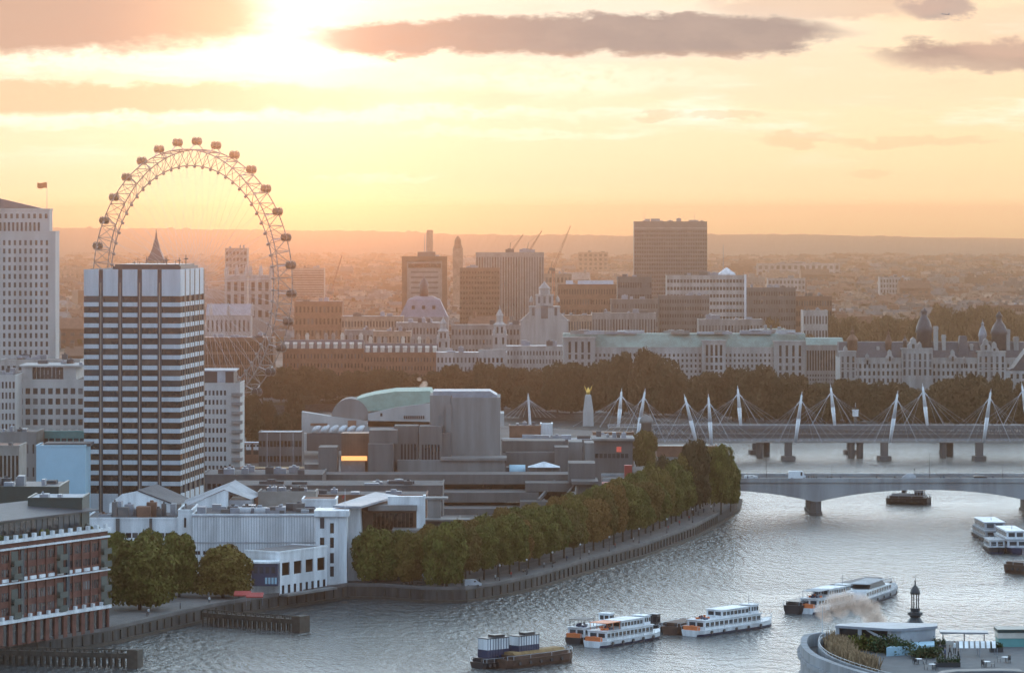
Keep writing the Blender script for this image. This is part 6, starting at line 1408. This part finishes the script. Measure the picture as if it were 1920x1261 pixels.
for i, px in enumerate((1497, 1499)):
    u_ = thing('stone_urn', ['stone urn on the outer ledge of the curved parapet', 'lower stone urn on the outer ledge of the curved parapet'][i], 'urn', (X(px, 500-i*6), 500-i*6, ZD-3.4-i*1.2), 0, 'stone urns on the curved ledge')
    b = MB(); b.s = True; b.lathe([(.5, -4), (.5, 0), (.28, .2), (.55, .7), (.6, 1.2), (.4, 1.5), (.15, 1.9)], 0, 0, 12); b.build('body', M['stone_w'], u_)
for i, (px, D, lb) in enumerate(((1722, 503, 'round terrace table nearest the low shrubs'), (1748, 497, 'round terrace table between the shrubs and the roof light'), (1850, 500, 'round terrace table beside the slatted pergola'), (1885, 505, 'round terrace table toward the green edged kiosk'))):
    tb = thing('terrace_table', lb, 'table', (X(px, D), D, ZD), 0, 'tables on the roof terrace'); b = MB(); b.lathe([(.5, .70), (.5, .75)], 0, 0, 14); b.build('table_top', M['white'], tb)
    b = MB(); b.lathe([(.28, 0), (.28, .03), (.05, .06), (.05, .7)], 0, 0, 8); b.build('leg', M['dark'], tb)
    for k in range(3):
        c = thing('terrace_chair', f'dark chair pulled up to the {lb}', 'chair', (X(px, D)+.85*math.cos(k*2.1+i), D+.85*math.sin(k*2.1+i), ZD), k*2.1+i+1.57, f'chairs at the {lb}')
        b = MB(); b.box(-.22, .22, -.22, .22, .42, .46); b.build('seat', M['dark'], c); b = MB(); b.box(-.22, .22, -.24, -.2, .46, .88); b.build('backrest', M['dark'], c)
        for a_ in (-.19, .19):
            for e_ in (-.19, .19): b = MB(); b.box(a_-.02, a_+.02, e_-.02, e_+.02, 0, .42); b.build('leg', M['dark'], c)
for i, (px, D, lb, w_) in enumerate(((1778, 500, 'long dark planter box with clipped green plants', 3.2), (1868, 517, 'short dark planter box beside the kiosk', 1.8), (1760, 521, 'dark planter box against the pavilion corner', 2.0))):
    pb = thing('planter_box', lb, 'planter', (X(px, D), D, ZD), .2*i); b = MB(); b.box(-w_/2, w_/2, -.35, .35, 0, .6); b.build('box', M['dark'], pb)
    r_ = random.Random(i); b = MB()
    for j in range(420): c = Vector((r_.uniform(-w_/2, w_/2), r_.gauss(0, .2), .6+abs(r_.gauss(0, .35)))); e = [Vector((r_.gauss(0, 1), r_.gauss(0, 1), r_.gauss(0, 1))).normalized()*.12 for _ in range(2)]; b.add([c-e[0], c-e[1], c+e[0], c+e[1]], [(0, 1, 2, 3)])
    b.build('foliage', M['leaf_bush'], pb)
b = MB(); rp = inset(arc, 2.55)
for p_, q_ in zip(rp, rp[1:]): b.tube((p_[0], p_[1], ZD+1.35), (q_[0], q_[1], ZD+1.35), .03, 4); b.tube((p_[0], p_[1], ZD+.9), (p_[0], p_[1], ZD+1.35), .025, 4)
b.build('railing', M['steel'], o)
# ---------------------------------------------------------------- people
def person_mesh(seed, top, leg):
    r = random.Random(seed); b = MB(); b.s = True; st = r.uniform(.05, .22)
    b.k = 1
    for s in (-1, 1): b.lathe([(.07, .02), (.06, .1), (.075, .45), (.10, .82)], s*.09, st*s, 7)
    b.k = 0; b.lathe([(.10, .78), (.16, .84), (.15, 1.05), (.19, 1.36), (.15, 1.46), (.06, 1.50)], 0, 0, 9, 1.15, .75)
    for s in (-1, 1): b.tube((s*.21, 0, 1.40), (s*.26, st*s*.6, 1.10), .055, 6, .045); b.tube((s*.26, st*s*.6, 1.10), (s*.24, st*s+.08, .84), .045, 6, .035)
    b.k = 2; b.lathe([(.05, 1.47), (.055, 1.54)], 0, 0, 7); b.ell(0, 0, 1.64, .085, .10, .12, 8, 6); b.k = 3; b.ell(0, -.015, 1.69, .092, .10, .09, 8, 5)
    return b.mesh('person', [M[top], M[leg], M['skin'], M['hull']])
PM = {c: person_mesh(i, m, 'hull') for i, (c, m) in enumerate((('dark', 'hull'), ('navy', 'navy'), ('grey', 'grey'), ('white', 'white'), ('red', 'red')))}
def person(label, x, y, z, c, group): return tag(link('person', PM[c], None, (x, y, z), rt.uniform(0, 6.28)), label, 'person', group)
zr = Z(902, 1300)+.35
for i, px in enumerate((1402, 1424, 1512, 1516, 1522, 1526, 1531, 1552, 1558, 1576, 1644, 1678, 1682, 1764, 1770, 1800, 1849, 1862)):
    c = rt.choice(['dark', 'navy', 'grey', 'dark']); person(f'{c} clad walker on the road bridge, {nth(i)} along the parapet from the trees', X(px, 1301), 1301.2, zr, c, 'people crossing the road bridge')
wl = offset(shore, 4.5); i = 0
for px in (300, 312, 365, 420, 470, 545, 630, 730, 775, 860, 905, 925, 960, 985, 1010, 1048, 1090, 1130, 1180, 1215, 1250, 1275, 1300, 1318, 1335, 1346, 1356, 1364):
    x, y, a = along(wl, shore_s(px)); c = rt.choice(['dark', 'navy', 'grey', 'white', 'dark', 'red'])
    person(f'{c} clad walker on the river walk, {nth(i)} counting from the brick warehouse', x+rt.uniform(-1, 1), y, GZ+.005, c, 'people on the river walk'); i += 1
for i, (px, D, c) in enumerate(((1763, 512, 'dark'), (1772, 508, 'navy'), (1781, 510, 'dark'), (1797, 506, 'dark'), (1790, 515, 'white'))):
    person(['dark clad guest standing next to the pavilion', 'navy clad guest beside the small shrub', 'dark clad guest between two companions', 'dark clad guest before the slatted pergola', 'pale clad guest behind the others'][i], X(px, D), D, ZD+.0, c, 'guests on the roof terrace')
# river walk furniture
ll = offset(shore, 2.2)
for i, px in enumerate((950, 1000, 1048, 1100, 1155, 1210, 1262, 1310, 1350)):
    x, y, a = along(ll, shore_s(px)); lp_ = thing('lamp_post', f'short river walk lamp post, {nth(i)} counting from the moored barges side', 'lamp post', (x, y, GZ), 0, 'lamp posts on the river walk')
    b = MB(); b.tube((0, 0, 0), (0, 0, 4.2), .09, 6, .05); b.lathe([(.25, 0), (.18, .7)], 0, 0, 8); b.build('post', M['dark'], lp_); b = MB(); b.s = True; b.ell(0, 0, 4.5, .26, .26, .3, 8, 6); b.build('globe', M['white'], lp_)
for i, px in enumerate((790, 820, 868, 935, 1020, 1075)):
    x, y, a = along(offset(shore, 6.2), shore_s(px)); bn = thing('park_bench', f'dark park bench on the river walk, {nth(i)} counting from the portal frame hall', 'bench', (x, y, GZ), a, 'benches on the river walk')
    b = MB(); b.box(-.9, .9, -.22, .22, .42, .47); b.build('seat', M['timber'], bn); b = MB(); b.box(-.9, .9, .2, .25, .5, .9); b.build('backrest', M['timber'], bn)
    for s in (-.75, .75): b = MB(); b.box(s-.05, s+.05, -.2, .2, 0, .42); b.build('leg', M['dark'], bn)
x, y, a = along(offset(shore, 8), shore_s(884)); van('white van parked on the river walk under the plane trees', 884, y-2, GZ+.01, 'roofl', 5.2, 2.2, rz=.5)
for i, (px, lb) in enumerate(((478, 'red cafe awning beside the broad olive tree'), (455, 'dark red cafe awning under the broad olive tree'))):
    aw = thing('cafe_awning', lb, 'awning', (X(px, 966+i*4), 966+i*4, GZ)); b = MB(); b.add([(-2.2, -1.6, 2.3), (2.2, -1.6, 2.3), (2.2, 1.6, 3.1), (-2.2, 1.6, 3.1), (-2.2, -1.6, 2.0), (2.2, -1.6, 2.0)], [(0, 1, 2, 3), (0, 4, 5, 1)]); b.build('canopy', M['red'], aw)
    b = MB()
    for s in (-2.1, 2.1): b.tube((s, -1.5, 0), (s, -1.5, 2.3), .05, 5)
    b.build('pole', M['grey'], aw)
# ---------------------------------------------------------------- smoke and an airliner
def smoke(name, label, c, r, dens, lobes, seed, col=(1.0, .82, .72)):
    m = bpy.data.materials.new(name); m.use_nodes = True; t = m.node_tree; t.nodes.clear()
    p = t.nodes.new('ShaderNodeVolumePrincipled'); om = t.nodes.new('ShaderNodeOutputMaterial'); t.links.new(p.outputs[0], om.inputs['Volume'])
    p.inputs['Color'].default_value = (*col, 1); p.inputs['Anisotropy'].default_value = .78  # low sun's pink is tinted into the smoke and steam colour itself
    g = t.nodes.new('ShaderNodeTexCoord'); s = t.nodes.new('ShaderNodeSeparateXYZ'); t.links.new(g.outputs['Object'], s.inputs[0]); x, y, z = (V(t, s.outputs[i]) for i in range(3))
    nz = noise3(t, x, y, z, 2.2/r, 4, .6); tot = None
    for lx, ly, lz, lr in lobes:
        d = ((x-lx).sq()+(y-ly).sq()+(z-lz).sq())/(lr*lr); q = (d*-1.0+1.0).mx(0.0); tot = q if tot is None else tot+q
    dn = (tot.mn(1.0)*(nz.smooth(.30, .62)))*dens; t.links.new(dn.x, p.inputs['Density'])
    lo = [min(l[i]-l[3] for l in lobes) for i in range(3)]; hi = [max(l[i]+l[3] for l in lobes) for i in range(3)]
    b = MB(); b.box(lo[0], hi[0], lo[1], hi[1], lo[2], hi[2])
    return tag(b.build(name, m, None, c), label, 'smoke', kind='stuff')
smoke('smoke', 'pink tinted smoke drifting from the roof behind the pavilion', (X(1640, 575), 575, Z(1164, 575)), 2.4, 0.9, [(0, 0, 0, 2.2), (-.6, 0, 1.6, 2.0), (-2.2, 0, 2.6, 2.0), (-4.2, 0, 3.2, 1.8), (-6.2, 0, 3.0, 1.7), (-8.0, 0, 1.6, 1.5), (-5.2, 0, 1.8, 1.6), (-7.4, 0, .6, 1.2)], 1)
smoke('steam', 'small bright steam plume over the copper roof end', (X(800, 1615), 1615, Z(735, 1615)), 3.0, .55, [(0, 0, 0, 2.4), (-1.4, 0, 2.0, 2.2), (-.8, 0, 3.6, 1.6), (-3.2, 0, 5.6, 1.2)], 2)
ap = thing('airliner', 'tiny airliner descending across the evening clouds', 'aircraft', (X(1773, 20000), 20000, Z(27, 20000)), R(-12))
b = MB(); b.s = True; b.tube((-20, 0, 2), (20, 0, -2), 2.1, 8); b.ell(-20, 0, 2, 3, 2.1, 2.1, 8, 6); b.build('fuselage', M['grey'], ap)
b = MB(); b.prism([(-3, 0), (4, 0), (13, -22), (10, -22)], -1, -.4); b.prism([(-3, 0), (10, 22), (13, 22), (4, 0)], -1, -.4); b.build('wing', M['grey'], ap)
b = MB(); b.xprism([(14, 0), (20, -1), (21, 7), (18, 7)], -.3, .3); b.build('tail_fin', M['grey'], ap)
